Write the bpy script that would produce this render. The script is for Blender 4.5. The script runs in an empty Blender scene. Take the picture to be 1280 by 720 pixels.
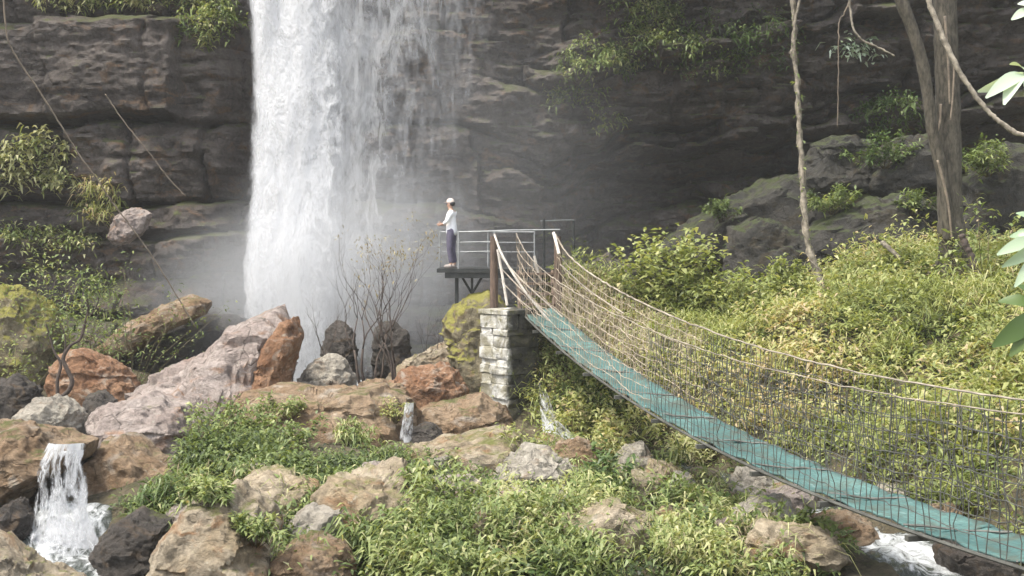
import bpy, bmesh, math, random
import numpy as np
from mathutils import Vector, Matrix

random.seed(7)
RNG = np.random.default_rng(7)
F = 1545.0          # focal length in photo pixels (1280 wide)
CZ = 4.6            # camera height above the stream bed
HAZE = 0.0006
HY = 300.0          # image row of the horizon
R = math.radians
scene = bpy.context.scene
col = scene.collection


def pt(px, py, D):
    return Vector(((px - 640) / F * D, D, CZ - (py - HY) / F * D))


# ------------------------------------------------------------------ noise
def _hash(ix, iy, iz, seed):
    h = (ix.astype(np.uint32) * np.uint32(374761393) + iy.astype(np.uint32) * np.uint32(668265263)
         + iz.astype(np.uint32) * np.uint32(2246822519) + np.uint32((seed * 3266489917) & 0xffffffff))
    h ^= h >> np.uint32(15)
    h *= np.uint32(2246822519)
    h ^= h >> np.uint32(13)
    h *= np.uint32(3266489917)
    h ^= h >> np.uint32(16)
    return h.astype(np.float64) / 4294967295.0


def vnoise(p, seed=0):
    i = np.floor(p).astype(np.int64)
    f = p - i
    f = f * f * f * (f * (f * 6 - 15) + 10)
    r = 0
    for dx in (0, 1):
        wx = f[:, 0] if dx else 1 - f[:, 0]
        for dy in (0, 1):
            wy = f[:, 1] if dy else 1 - f[:, 1]
            for dz in (0, 1):
                wz = f[:, 2] if dz else 1 - f[:, 2]
                r = r + wx * wy * wz * _hash(i[:, 0] + dx, i[:, 1] + dy, i[:, 2] + dz, seed)
    return r * 2 - 1


def fbm(p, octaves=4, seed=0, gain=0.5, lac=2.03):
    a, s, r = 1.0, 0.0, 0
    q = np.array(p, dtype=np.float64)
    for k in range(octaves):
        r = r + a * vnoise(q + 17.3 * k, seed + k)
        s += a
        a *= gain
        q = q * lac
    return r / s


def ridged(p, octaves=4, seed=0):
    a, s, r = 1.0, 0.0, 0
    q = np.array(p, dtype=np.float64)
    for k in range(octaves):
        r = r + a * (1 - np.abs(vnoise(q + 9.1 * k, seed + k)) * 2)
        s += a
        a *= 0.5
        q = q * 2.1
    return r / s


def sstep(a, b, x):
    t = np.clip((x - a) / (b - a), 0, 1)
    return t * t * (3 - 2 * t)


def hash1(i, seed):
    i = np.asarray(i)
    return _hash(i, i * 7 + 3, i * 0 + 5, seed)


# ------------------------------------------------------------------ mesh helpers
def mesh_np(name, V, quads=None, tris=None, mat=None, parent=None, attrs=None, uv=None, smooth=True, sharp=None,
            loc=(0, 0, 0)):
    me = bpy.data.meshes.new(name)
    V = np.asarray(V, dtype=np.float32)
    nq = 0 if quads is None else len(quads)
    nt = 0 if tris is None else len(tris)
    me.vertices.add(len(V))
    me.vertices.foreach_set('co', V.ravel())
    loops = []
    if nq:
        loops.append(np.asarray(quads, dtype=np.int32).ravel())
    if nt:
        loops.append(np.asarray(tris, dtype=np.int32).ravel())
    loops = np.concatenate(loops)
    me.loops.add(len(loops))
    me.loops.foreach_set('vertex_index', loops)
    me.polygons.add(nq + nt)
    starts = np.concatenate([np.arange(nq) * 4, nq * 4 + np.arange(nt) * 3]).astype(np.int32)
    me.polygons.foreach_set('loop_start', starts)
    me.polygons.foreach_set('use_smooth', np.full(nq + nt, smooth, dtype=bool))
    if attrs:
        for k, a in attrs.items():
            at = me.attributes.new(k, 'FLOAT', 'POINT')
            at.data.foreach_set('value', np.asarray(a, dtype=np.float32))
    if uv is not None:
        l = me.uv_layers.new(name='uv')
        l.data.foreach_set('uv', np.asarray(uv, dtype=np.float32)[loops].ravel())
    me.update(calc_edges=True)
    me.validate()
    if sharp is not None:
        me.set_sharp_from_angle(angle=R(sharp))
    o = bpy.data.objects.new(name, me)
    col.objects.link(o)
    o.location = loc
    if mat:
        me.materials.append(mat)
    if parent:
        o.parent = parent
    return o


def grid_faces(nu, nv):
    i = np.arange(nu - 1)[None, :] + np.arange(nv - 1)[:, None] * nu
    return np.stack([i, i + 1, i + 1 + nu, i + nu], -1).reshape(-1, 4)


class MB:
    """collects tubes and boxes, then links them as one mesh"""

    def __init__(self):
        self.v, self.q, self.t = [], [], []
        self.n = 0

    def tube(self, pts, radii, sides=6, cap=True):
        pts = [Vector(p) for p in pts]
        if not hasattr(radii, '__len__'):
            radii = [radii] * len(pts)
        m = len(pts)
        up = Vector((0, 0, 1))
        t0 = (pts[1] - pts[0]).normalized()
        a = t0.cross(up)
        if a.length < 1e-3:
            a = Vector((1, 0, 0))
        a.normalize()
        base = self.n
        for k in range(m):
            t = (pts[min(k + 1, m - 1)] - pts[max(k - 1, 0)])
            if t.length < 1e-9:
                t = t0
            t = t.normalized()
            a = (a - t * a.dot(t))
            if a.length < 1e-6:
                a = t.orthogonal()
            a.normalize()
            b = t.cross(a)
            for j in range(sides):
                an = 2 * math.pi * j / sides
                self.v.append(pts[k] + (a * math.cos(an) + b * math.sin(an)) * radii[k])
        for k in range(m - 1):
            for j in range(sides):
                j2 = (j + 1) % sides
                self.q.append((base + k * sides + j, base + k * sides + j2, base + (k + 1) * sides + j2,
                               base + (k + 1) * sides + j))
        self.n += m * sides
        if cap:
            for k, rev in ((0, True), (m - 1, False)):
                c = self.n
                self.v.append(pts[k])
                self.n += 1
                for j in range(sides):
                    j2 = (j + 1) % sides
                    f = (base + k * sides + j, base + k * sides + j2, c)
                    self.t.append(f[::-1] if rev else f)
        return self

    def box(self, c, size, rot=None, taper=1.0):
        c = Vector(c)
        M = rot if rot is not None else Matrix.Identity(3)
        b = self.n
        for sz in (-1, 1):
            k = taper if sz > 0 else 1
            for sx, sy in ((-1, -1), (1, -1), (1, 1), (-1, 1)):
                self.v.append(c + M @ Vector((sx * size[0] / 2 * k, sy * size[1] / 2 * k, sz * size[2] / 2)))
        self.n += 8
        for f in ((3, 2, 1, 0), (4, 5, 6, 7), (0, 1, 5, 4), (1, 2, 6, 5), (2, 3, 7, 6), (3, 0, 4, 7)):
            self.q.append(tuple(b + i for i in f))
        return self

    def build(self, name, mat, parent=None, smooth=True, sharp=35, origin=None):
        V = np.array([tuple(x) for x in self.v])
        o3 = np.zeros(3)
        if origin is not None and parent is None:
            o3 = np.array(tuple(origin))
        o = mesh_np(name, V - o3, self.q if self.q else None, self.t if self.t else None, mat, parent, smooth=smooth,
                    sharp=sharp)
        o.location = tuple(o3)
        return o


def tag(o, label=None, cat=None, group=None, kind=None):
    if label:
        o['label'] = label
    if cat:
        o['category'] = cat
    if group:
        o['group'] = group
    if kind:
        o['kind'] = kind
    return o


def thing(name, label, cat, loc=(0, 0, 0), group=None):
    o = bpy.data.objects.new(name, None)
    col.objects.link(o)
    o.location = loc
    o.empty_display_size = 0.2
    return tag(o, label, cat, group)


def smooth_path(pts, n=8, jitter=0.0):
    """Catmull-Rom through the points"""
    P = [Vector(p) for p in pts]
    out = []
    for i in range(len(P) - 1):
        p0, p1, p2, p3 = P[max(i - 1, 0)], P[i], P[i + 1], P[min(i + 2, len(P) - 1)]
        for k in range(n):
            t = k / n
            q = 0.5 * ((2 * p1) + (p2 - p0) * t + (2 * p0 - 5 * p1 + 4 * p2 - p3) * t * t
                       + (3 * p1 - p0 - 3 * p2 + p3) * t ** 3)
            if jitter:
                q = q + Vector((random.gauss(0, jitter), random.gauss(0, jitter), random.gauss(0, jitter)))
            out.append(q)
    out.append(P[-1])
    return out


# ------------------------------------------------------------------ materials
class NT:
    def __init__(self, name):
        self.m = bpy.data.materials.new(name)
        self.m.use_nodes = True
        self.t = self.m.node_tree
        self.t.nodes.clear()
        self.out = self.n('ShaderNodeOutputMaterial')

    def n(self, kind, **kw):
        nd = self.t.nodes.new(kind)
        for k, v in kw.items():
            if k in ('operation', 'blend_type', 'data_type', 'attribute_name', 'noise_dimensions', 'feature', 'mode',
                     'clamp', 'use_clamp', 'wave_type', 'bands_direction', 'interpolation_type', 'distance'):
                setattr(nd, k, v)
            else:
                nd.inputs[k].default_value = v
        return nd

    def l(self, a, b):
        self.t.links.new(a, b)

    def math(self, op, a, b=None, c=None, clamp=False):
        nd = self.t.nodes.new('ShaderNodeMath')
        nd.operation = op
        nd.use_clamp = clamp
        for i, x in enumerate((a, b, c)):
            if x is None:
                continue
            if hasattr(x, 'links'):
                self.l(x, nd.inputs[i])
            else:
                nd.inputs[i].default_value = x
        return nd.outputs[0]

    def mix(self, fac, a, b, blend='MIX'):
        nd = self.t.nodes.new('ShaderNodeMix')
        nd.data_type = 'RGBA'
        nd.blend_type = blend
        nd.clamp_factor = True
        for sock, x in ((nd.inputs[0], fac), (nd.inputs[6], a), (nd.inputs[7], b)):
            if hasattr(x, 'links'):
                self.l(x, sock)
            elif isinstance(x, (tuple, list)):
                sock.default_value = (*x[:3], 1)
            else:
                sock.default_value = x
        return nd.outputs[2]

    def ramp(self, fac, stops, interp='LINEAR'):
        nd = self.t.nodes.new('ShaderNodeValToRGB')
        cr = nd.color_ramp
        cr.interpolation = interp
        while len(cr.elements) < len(stops):
            cr.elements.new(0.5)
        for e, (p, c) in zip(cr.elements, stops):
            e.position = p
            e.color = (*c[:3], 1) if isinstance(c, (tuple, list)) else (c, c, c, 1)
        self.l(fac, nd.inputs[0])
        return nd.outputs[0]

    def maprange(self, x, a, b, c=0.0, d=1.0, smooth=True):
        nd = self.t.nodes.new('ShaderNodeMapRange')
        nd.interpolation_type = 'SMOOTHSTEP' if smooth else 'LINEAR'
        self.l(x, nd.inputs[0])
        for i, v in ((1, a), (2, b), (3, c), (4, d)):
            if hasattr(v, 'links'):
                self.l(v, nd.inputs[i])
            else:
                nd.inputs[i].default_value = v
        return nd.outputs[0]

    def noise(self, vec, scale, detail=5, rough=0.55, dist=0.0):
        nd = self.n('ShaderNodeTexNoise')
        nd.inputs['Scale'].default_value = scale
        nd.inputs['Detail'].default_value = detail
        nd.inputs['Roughness'].default_value = rough
        nd.inputs['Distortion'].default_value = dist
        self.l(vec, nd.inputs['Vector'])
        return nd.outputs[0]

    def mapping(self, vec, scale=(1, 1, 1), loc=(0, 0, 0)):
        nd = self.n('ShaderNodeMapping')
        nd.inputs['Scale'].default_value = scale
        nd.inputs['Location'].default_value = loc
        self.l(vec, nd.inputs['Vector'])
        return nd.outputs[0]

    def objcoord(self, per_object=True):
        tc = self.n('ShaderNodeTexCoord')
        v = tc.outputs['Object']
        if per_object:
            oi = self.n('ShaderNodeObjectInfo')
            add = self.t.nodes.new('ShaderNodeVectorMath')
            add.operation = 'MULTIPLY_ADD'
            self.l(oi.outputs['Random'], add.inputs[0])
            add.inputs[1].default_value = (37.0, 53.0, 29.0)
            self.l(v, add.inputs[2])
            v = add.outputs[0]
        return v

    def bump(self, h, strength, dist):
        nd = self.n('ShaderNodeBump')
        nd.inputs['Strength'].default_value = strength
        nd.inputs['Distance'].default_value = dist
        self.l(h, nd.inputs['Height'])
        return nd.outputs[0]


def srgb(r, g, b):
    def f(c):
        c /= 255
        return c / 12.92 if c < 0.04045 else ((c + 0.055) / 1.055) ** 2.4
    return (f(r), f(g), f(b))


def rock_mat(name, c1, c2, c3, moss=0.4, mosscol=None, wet=0.0, scale=1.0, strata=False, lichen=0.3):
    m = NT(name)
    v = m.objcoord(not strata)
    if strata:
        v1 = m.mapping(v, (0.22, 0.5, 1.1))
    else:
        v1 = v
    big = m.noise(v1, 0.9 * scale, 6, 0.6, 0.6)
    base = m.mix(m.maprange(big, 0.35, 0.65), c1, c2)
    n2 = m.noise(m.mapping(v, (1, 1, 1.6), (5, 3, 1)), 1.3 * scale, 7, 0.62, 1.2)
    base = m.mix(m.maprange(n2, 0.52, 0.7), base, c3)
    fine = m.noise(v, 11 * scale, 9, 0.7)
    base = m.mix(0.75, base, m.ramp(fine, [(0.25, 0.25), (0.5, 0.75), (0.75, 1.25)]), 'MULTIPLY')
    # vertical run-off stains
    st = m.noise(m.mapping(v, (2.2, 2.2, 0.25), (1, 9, 4)), 1.6 * scale, 5, 0.6)
    base = m.mix(m.maprange(st, 0.52, 0.75, 0, 0.65), base, tuple(x * 0.28 for x in c1))
    if lichen:
        ln = m.noise(v, 5.0 * scale, 8, 0.75, 0.4)
        base = m.mix(m.maprange(ln, 0.58, 0.68, 0, lichen), base, (0.50, 0.48, 0.40))
    # cracks
    vo = m.n('ShaderNodeTexVoronoi', feature='DISTANCE_TO_EDGE')
    vo.inputs['Scale'].default_value = 0.55 * scale
    wv = m.t.nodes.new('ShaderNodeVectorMath')
    wv.operation = 'MULTIPLY_ADD'
    nz = m.n('ShaderNodeTexNoise')
    nz.inputs['Scale'].default_value = 2.2 * scale
    nz.inputs['Detail'].default_value = 6
    m.l(v, nz.inputs['Vector'])
    m.l(nz.outputs['Color'], wv.inputs[0])
    wv.inputs[1].default_value = (0.8, 0.8, 0.8)
    m.l(v1, wv.inputs[2])
    m.l(wv.outputs[0], vo.inputs['Vector'])
    crack = m.math('ADD', m.maprange(vo.outputs['Distance'], 0.0, 0.018), m.maprange(n2, 0.50, 0.58), None, True)
    base = m.mix(m.math('MULTIPLY', m.math('SUBTRACT', 1.0, crack), 0.5), base, tuple(x * 0.15 for x in c1))
    if moss:
        g = m.n('ShaderNodeNewGeometry')
        sx = m.n('ShaderNodeSeparateXYZ')
        m.l(g.outputs['Normal'], sx.inputs[0])
        mn = m.noise(v, 1.7 * scale, 8, 0.7, 0.5)
        mm = m.math('ADD', m.math('MULTIPLY', sx.outputs[2], 0.45), m.math('MULTIPLY', mn, 1.1))
        lo = 1.22 - 0.62 * moss
        fac = m.maprange(mm, lo, lo + 0.22)
        mc = mosscol or (0.095, 0.105, 0.028)
        mcol = m.mix(m.noise(v, 6 * scale, 5), tuple(x * 0.55 for x in mc), tuple(min(1, x * 1.5) for x in mc))
        base = m.mix(fac, base, mcol)
    h = m.math('ADD', m.math('ADD', m.math('MULTIPLY', m.noise(v, 3.2 * scale, 12, 0.72, 0.5), 1.0), m.math('MULTIPLY', m.noise(m.mapping(v, (1, 1, 2.4)), 14 * scale, 8, 0.7), 0.22)), m.math('MULTIPLY', crack, 0.12))
    p = m.n('ShaderNodeBsdfPrincipled')
    m.l(base, p.inputs['Base Color'])
    if wet:
        m.l(m.maprange(n2, 0.3, 0.7, 0.85 - 0.6 * wet, 0.95 - 0.3 * wet), p.inputs['Roughness'])
    else:
        p.inputs['Roughness'].default_value = 0.9
    p.inputs['Specular IOR Level'].default_value = 0.35
    m.l(m.bump(h, 1.0, 0.22 / scale), p.inputs['Normal'])
    m.l(p.outputs[0], m.out.inputs[0])
    return m.m


def leaf_mat(name, stops, trans=0.35, rough=0.45):
    m = NT(name)
    a = m.n('ShaderNodeAttribute', attribute_name='tone')
    c = m.ramp(a.outputs['Fac'], stops)
    p = m.n('ShaderNodeBsdfPrincipled', Roughness=rough)
    p.inputs['Specular IOR Level'].default_value = 0.35
    m.l(c, p.inputs['Base Color'])
    t = m.n('ShaderNodeBsdfTranslucent')
    m.l(m.mix(1.0, c, (1.25, 1.2, 0.6), 'MULTIPLY'), t.inputs['Color'])
    mx = m.n('ShaderNodeMixShader', Fac=trans)
    m.l(p.outputs[0], mx.inputs[1])
    m.l(t.outputs[0], mx.inputs[2])
    m.l(mx.outputs[0], m.out.inputs[0])
    return m.m


def plain_mat(name, c, rough=0.6, metal=0.0, var=0.25, scale=6.0, c2=None, stretch=(1, 1, 1)):
    m = NT(name)
    v = m.mapping(m.objcoord(), stretch)
    n = m.noise(v, scale, 7, 0.65)
    cc = m.mix(m.maprange(n, 0.3, 0.7), tuple(x * (1 - var) for x in c), c2 or tuple(min(1, x * (1 + var)) for x in c))
    p = m.n('ShaderNodeBsdfPrincipled', Roughness=rough, Metallic=metal)
    m.l(cc, p.inputs['Base Color'])
    m.l(m.bump(n, 0.4, 0.02), p.inputs['Normal'])
    m.l(p.outputs[0], m.out.inputs[0])
    return m.m


def falls_mat(name, seed, wid, hei, su=9.0, sv=0.7, soft=0.22, gain=1.0, color=(0.83, 0.84, 0.86)):
    """falling water: white streaks whose cover follows the sheet's 'op' attribute"""
    m = NT(name)
    uv = m.n('ShaderNodeUVMap')
    uv.uv_map = 'uv'
    v = m.mapping(uv.outputs[0], (wid, hei, 1), (seed * 3.7, seed * 1.9, seed))
    n1 = m.noise(m.mapping(v, (su * 0.13, sv * 0.50, 1)), 1.0, 8, 0.66, 1.3)
    n2 = m.noise(m.mapping(v, (su * 0.45, sv * 1.3, 1), (3, 1, 0)), 1.0, 8, 0.7, 0.9)
    n3 = m.noise(m.mapping(v, (su * 2.0, sv * 3.2, 1), (7, 2, 0)), 1.0, 5, 0.7, 0.2)
    n = m.math('ADD', m.math('ADD', m.math('MULTIPLY', n1, 0.56), m.math('MULTIPLY', n2, 0.36)),
               m.math('MULTIPLY', n3, 0.08))
    n = m.maprange(n, 0.33, 0.67, 0, 1, False)
    op = m.n('ShaderNodeAttribute', attribute_name='op').outputs['Fac']
    inv = m.math('SUBTRACT', 1.0, op)
    a = m.maprange(n, m.math('SUBTRACT', m.math('MULTIPLY', inv, 1.15), soft), m.math('ADD', m.math('MULTIPLY', inv, 1.15), soft))
    a = m.math('MULTIPLY', a, m.maprange(op, 0.0, 0.35, 0, gain), None, True)
    d = m.n('ShaderNodeBsdfDiffuse')
    d.inputs['Color'].default_value = (*color, 1)
    t = m.n('ShaderNodeBsdfTranslucent')
    t.inputs['Color'].default_value = (*color, 1)
    mx = m.n('ShaderNodeMixShader', Fac=0.4)
    m.l(d.outputs[0], mx.inputs[1])
    m.l(t.outputs[0], mx.inputs[2])
    tr = m.n('ShaderNodeBsdfTransparent')
    ms = m.n('ShaderNodeMixShader')
    m.l(a, ms.inputs[0])
    m.l(tr.outputs[0], ms.inputs[1])
    m.l(mx.outputs[0], ms.inputs[2])
    m.l(m.bump(n, 0.6, 0.25), d.inputs['Normal'])
    m.l(ms.outputs[0], m.out.inputs[0])
    return m.m


def stream_mat():
    m = NT('stream_water')
    v = m.objcoord(False)
    n1 = m.noise(m.mapping(v, (1.6, 0.9, 1)), 2.4, 10, 0.72, 1.0)
    a = m.n('ShaderNodeAttribute', attribute_name='op').outputs['Fac']
    f = m.maprange(m.math('ADD', n1, m.math('MULTIPLY', a, 0.45)), 0.66, 0.9)
    c = m.mix(f, (0.05, 0.06, 0.05), (0.70, 0.72, 0.73))
    p = m.n('ShaderNodeBsdfPrincipled')
    m.l(c, p.inputs['Base Color'])
    m.l(m.math('ADD', m.math('MULTIPLY', f, 0.6), 0.08), p.inputs['Roughness'])
    m.l(m.bump(m.math('ADD', m.noise(v, 7, 6, 0.6, 0.6), n1), 0.9, 0.12), p.inputs['Normal'])
    m.l(p.outputs[0], m.out.inputs[0])
    return m.m


MATS = {}
M = MATS
M['cliff'] = rock_mat('cliff_rock', (0.078, 0.064, 0.056), (0.165, 0.14, 0.123), (0.19, 0.12, 0.072), moss=0.62,
                      mosscol=(0.075, 0.085, 0.028), wet=0.35, scale=0.8, strata=True, lichen=0.2)
M['pink'] = rock_mat('pink_grey_rock', (0.37, 0.30, 0.265), (0.48, 0.41, 0.37), (0.38, 0.23, 0.145), moss=0.3, scale=1.0,
                     lichen=0.5)
M['rust'] = rock_mat('rust_rock', (0.27, 0.14, 0.075), (0.37, 0.22, 0.13), (0.42, 0.35, 0.28), moss=0.12, scale=1.3,
                     lichen=0.45)
M['brown'] = rock_mat('brown_rock', (0.27, 0.175, 0.10), (0.38, 0.28, 0.185), (0.42, 0.36, 0.29), moss=0.46, scale=1.1,
                      lichen=0.4)
M['tan'] = rock_mat('tan_rock', (0.36, 0.285, 0.185), (0.47, 0.40, 0.30), (0.34, 0.205, 0.11), moss=0.5, scale=1.3,
                    lichen=0.5, mosscol=(0.13, 0.14, 0.035))
M['pale'] = rock_mat('pale_rock', (0.33, 0.30, 0.25), (0.46, 0.42, 0.35), (0.28, 0.21, 0.15), moss=0.15, scale=1.6,
                     lichen=0.6)
M['mossy'] = rock_mat('mossy_rock', (0.22, 0.19, 0.12), (0.30, 0.26, 0.17), (0.34, 0.24, 0.14), moss=0.95, scale=1.1,
                      lichen=0.3, mosscol=(0.23, 0.215, 0.055))
M['dark'] = rock_mat('wet_dark_rock', (0.055, 0.047, 0.040), (0.10, 0.085, 0.072), (0.11, 0.075, 0.045), moss=0.35, wet=0.8,
                     scale=1.3, lichen=0.1)
M['darkmoss'] = rock_mat('dark_mossy_rock', (0.040, 0.038, 0.033), (0.068, 0.062, 0.053), (0.065, 0.052, 0.032), moss=0.7,
                         wet=0.3, scale=1.0, lichen=0.1, mosscol=(0.05, 0.062, 0.02))
M['earth'] = rock_mat('earth', (0.10, 0.085, 0.05), (0.16, 0.13, 0.08), (0.07, 0.075, 0.03), moss=0.35, scale=1.4,
                      lichen=0.25, mosscol=(0.06, 0.065, 0.025))
GREEN = [(0.0, (0.02, 0.032, 0.012)), (0.3, (0.075, 0.11, 0.035)), (0.55, (0.16, 0.21, 0.07)),
         (0.8, (0.29, 0.33, 0.125)), (1.0, (0.46, 0.45, 0.24))]
YGREEN = [(0.0, (0.03, 0.04, 0.014)), (0.25, (0.11, 0.14, 0.04)), (0.5, (0.225, 0.265, 0.085)),
          (0.75, (0.36, 0.38, 0.15)), (0.9, (0.48, 0.46, 0.23)), (1.0, (0.45, 0.36, 0.22))]
DGREEN = [(0.0, (0.012, 0.022, 0.01)), (0.4, (0.035, 0.065, 0.02)), (0.75, (0.075, 0.125, 0.035)),
          (1.0, (0.15, 0.20, 0.07))]
M['green'] = leaf_mat('green_leaves', GREEN)
M['ygreen'] = leaf_mat('yellow_green_leaves', YGREEN, 0.4)
M['dgreen'] = leaf_mat('dark_green_leaves', DGREEN, 0.3)
M['paleleaf'] = leaf_mat('pale_leaves', [(0, (0.12, 0.2, 0.1)), (0.5, (0.35, 0.45, 0.3)), (1, (0.62, 0.7, 0.58))], 0.3, 0.3)
M['dryleaf'] = leaf_mat('dry_leaves', [(0, (0.12, 0.09, 0.05)), (0.6, (0.30, 0.25, 0.15)), (1, (0.42, 0.38, 0.24))], 0.3)
M['twig'] = plain_mat('dark_twigs', (0.07, 0.052, 0.042), 0.85, var=0.4, scale=9)
M['stem'] = plain_mat('plant_stems', (0.11, 0.09, 0.045), 0.8, var=0.4)
M['bark'] = plain_mat('tree_bark', (0.050, 0.042, 0.030), 0.9, var=0.5, scale=5, stretch=(3, 3, 0.9), c2=(0.105, 0.09, 0.066))
M['vine'] = plain_mat('pale_vine', (0.19, 0.16, 0.12), 0.85, var=0.5, scale=7, c2=(0.31, 0.27, 0.21))
M['vinebrown'] = plain_mat('brown_vine', (0.17, 0.135, 0.10), 0.85, var=0.4, scale=5)
M['rope'] = plain_mat('pale_rope', (0.46, 0.40, 0.33), 0.85, var=0.25, scale=4)
M['railrope'] = plain_mat('weathered_rope', (0.25, 0.215, 0.17), 0.85, var=0.45, scale=2.5)
M['wire'] = plain_mat('dark_wire', (0.075, 0.075, 0.065), 0.6, var=0.35, scale=3)
M['tanwire'] = plain_mat('weathered_net_lit', (0.34, 0.28, 0.21), 0.8, var=0.35, scale=2)
M['whitepipe'] = plain_mat('pale_pipe', (0.44, 0.40, 0.35), 0.6, var=0.3, scale=5)
M['steel'] = plain_mat('dark_steel', (0.035, 0.037, 0.036), 0.55, 0.3, var=0.4, scale=4)
M['greysteel'] = plain_mat('grey_steel', (0.30, 0.31, 0.31), 0.5, 0.4, var=0.2, scale=4)
M['post'] = plain_mat('weathered_post', (0.11, 0.075, 0.055), 0.85, var=0.45, scale=4, stretch=(4, 4, 0.8))
M['skin'] = plain_mat('skin', (0.42, 0.26, 0.19), 0.55, var=0.08)
M['shirt'] = plain_mat('white_cotton', (0.78, 0.78, 0.80), 0.85, var=0.06, scale=8)
M['shorts'] = plain_mat('purple_grey_cloth', (0.10, 0.09, 0.13), 0.85, var=0.2, scale=8)
M['cap'] = plain_mat('beige_cap', (0.58, 0.49, 0.44), 0.85, var=0.1)
M['black'] = plain_mat('black_plastic', (0.02, 0.02, 0.022), 0.4, var=0.2)
M['shoe'] = plain_mat('shoe_cloth', (0.25, 0.22, 0.2), 0.8, var=0.2)
M['stream'] = stream_mat()


def masonry_mat():
    m = NT('abutment_masonry')
    v = m.objcoord(False)
    big = m.noise(v, 1.6, 7, 0.65, 0.6)
    sx = m.n('ShaderNodeSeparateXYZ')
    m.l(v, sx.inputs[0])
    # lime-stained left, dark right: light from the left is put into the colour
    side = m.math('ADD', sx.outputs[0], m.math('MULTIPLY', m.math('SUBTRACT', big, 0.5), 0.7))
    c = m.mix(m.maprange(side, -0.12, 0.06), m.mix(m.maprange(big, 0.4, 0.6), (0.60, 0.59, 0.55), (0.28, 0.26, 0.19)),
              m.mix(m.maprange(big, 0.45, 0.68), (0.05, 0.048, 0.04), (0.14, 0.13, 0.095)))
    c = m.mix(m.maprange(m.noise(v, 5, 6, 0.7), 0.55, 0.66, 0, 0.7), c, (0.13, 0.125, 0.04))
    stv = m.noise(m.mapping(v, (5, 5, 0.5)), 1.4, 6, 0.65)
    c = m.mix(m.maprange(stv, 0.56, 0.72, 0, 0.75), c, (0.045, 0.043, 0.032))
    p = m.n('ShaderNodeBsdfPrincipled', Roughness=0.85)
    m.l(c, p.inputs['Base Color'])
    m.l(m.bump(m.noise(v, 9, 8, 0.7), 1.0, 0.08), p.inputs['Normal'])
    m.l(p.outputs[0], m.out.inputs[0])
    return m.m


def deck_mat():
    m = NT('teal_mesh_mat')
    v = m.objcoord(False)
    n = m.noise(v, 1.1, 6, 0.6, 0.4)
    n2 = m.noise(v, 24, 3, 0.6)
    c = m.mix(m.maprange(n, 0.35, 0.7), (0.048, 0.122, 0.114), (0.108, 0.21, 0.192))
    c = m.mix(m.maprange(n2, 0.5, 0.7, 0, 0.5), c, (0.035, 0.08, 0.08))
    n3 = m.noise(m.mapping(v, (1, 1, 1), (4, 4, 4)), 2.6, 8, 0.7, 0.8)
    c = m.mix(m.maprange(n3, 0.46, 0.62, 0, 0.7), c, (0.075, 0.08, 0.055))      # trodden-in mud
    c = m.mix(m.maprange(n3, 0.30, 0.40, 0.6, 0.0), c, (0.22, 0.31, 0.29))
    uv = m.n('ShaderNodeUVMap')
    uv.uv_map = 'uv'
    su_ = m.n('ShaderNodeSeparateXYZ')
    m.l(uv.outputs[0], su_.inputs[0])
    gu = m.maprange(m.math('ABSOLUTE', m.math('SINE', m.math('MULTIPLY', su_.outputs[0], 36.0))), 0.0, 0.3)
    gv = m.maprange(m.math('ABSOLUTE', m.math('SINE', m.math('MULTIPLY', su_.outputs[1], 36.0))), 0.0, 0.3)
    c = m.mix(m.math('MULTIPLY', m.math('SUBTRACT', 1.0, m.math('MULTIPLY', gu, gv)), 0.55), c, (0.03, 0.06, 0.06))   # woven mesh
    p = m.n('ShaderNodeBsdfPrincipled', Roughness=0.7)
    m.l(c, p.inputs['Base Color'])
    m.l(m.bump(n2, 0.4, 0.01), p.inputs['Normal'])
    m.l(p.outputs[0], m.out.inputs[0])
    return m.m


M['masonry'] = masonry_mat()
M['deck'] = deck_mat()

# ------------------------------------------------------------------ terrain
_cy = np.array([-60, 8, 13, 14.5, 16, 17.2, 18.5, 21, 23, 25.3, 27, 29.5, 34, 80.])
_cx = np.array([8.5, 8.0, 6.9, 6.2, 5.5, 5.2, 4.95, 4.5, 3.7, 2.2, 0.9, -1.3, -2.0, -2.0])


def stream_x(Y):
    return np.interp(Y, _cy, _cx)


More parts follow.
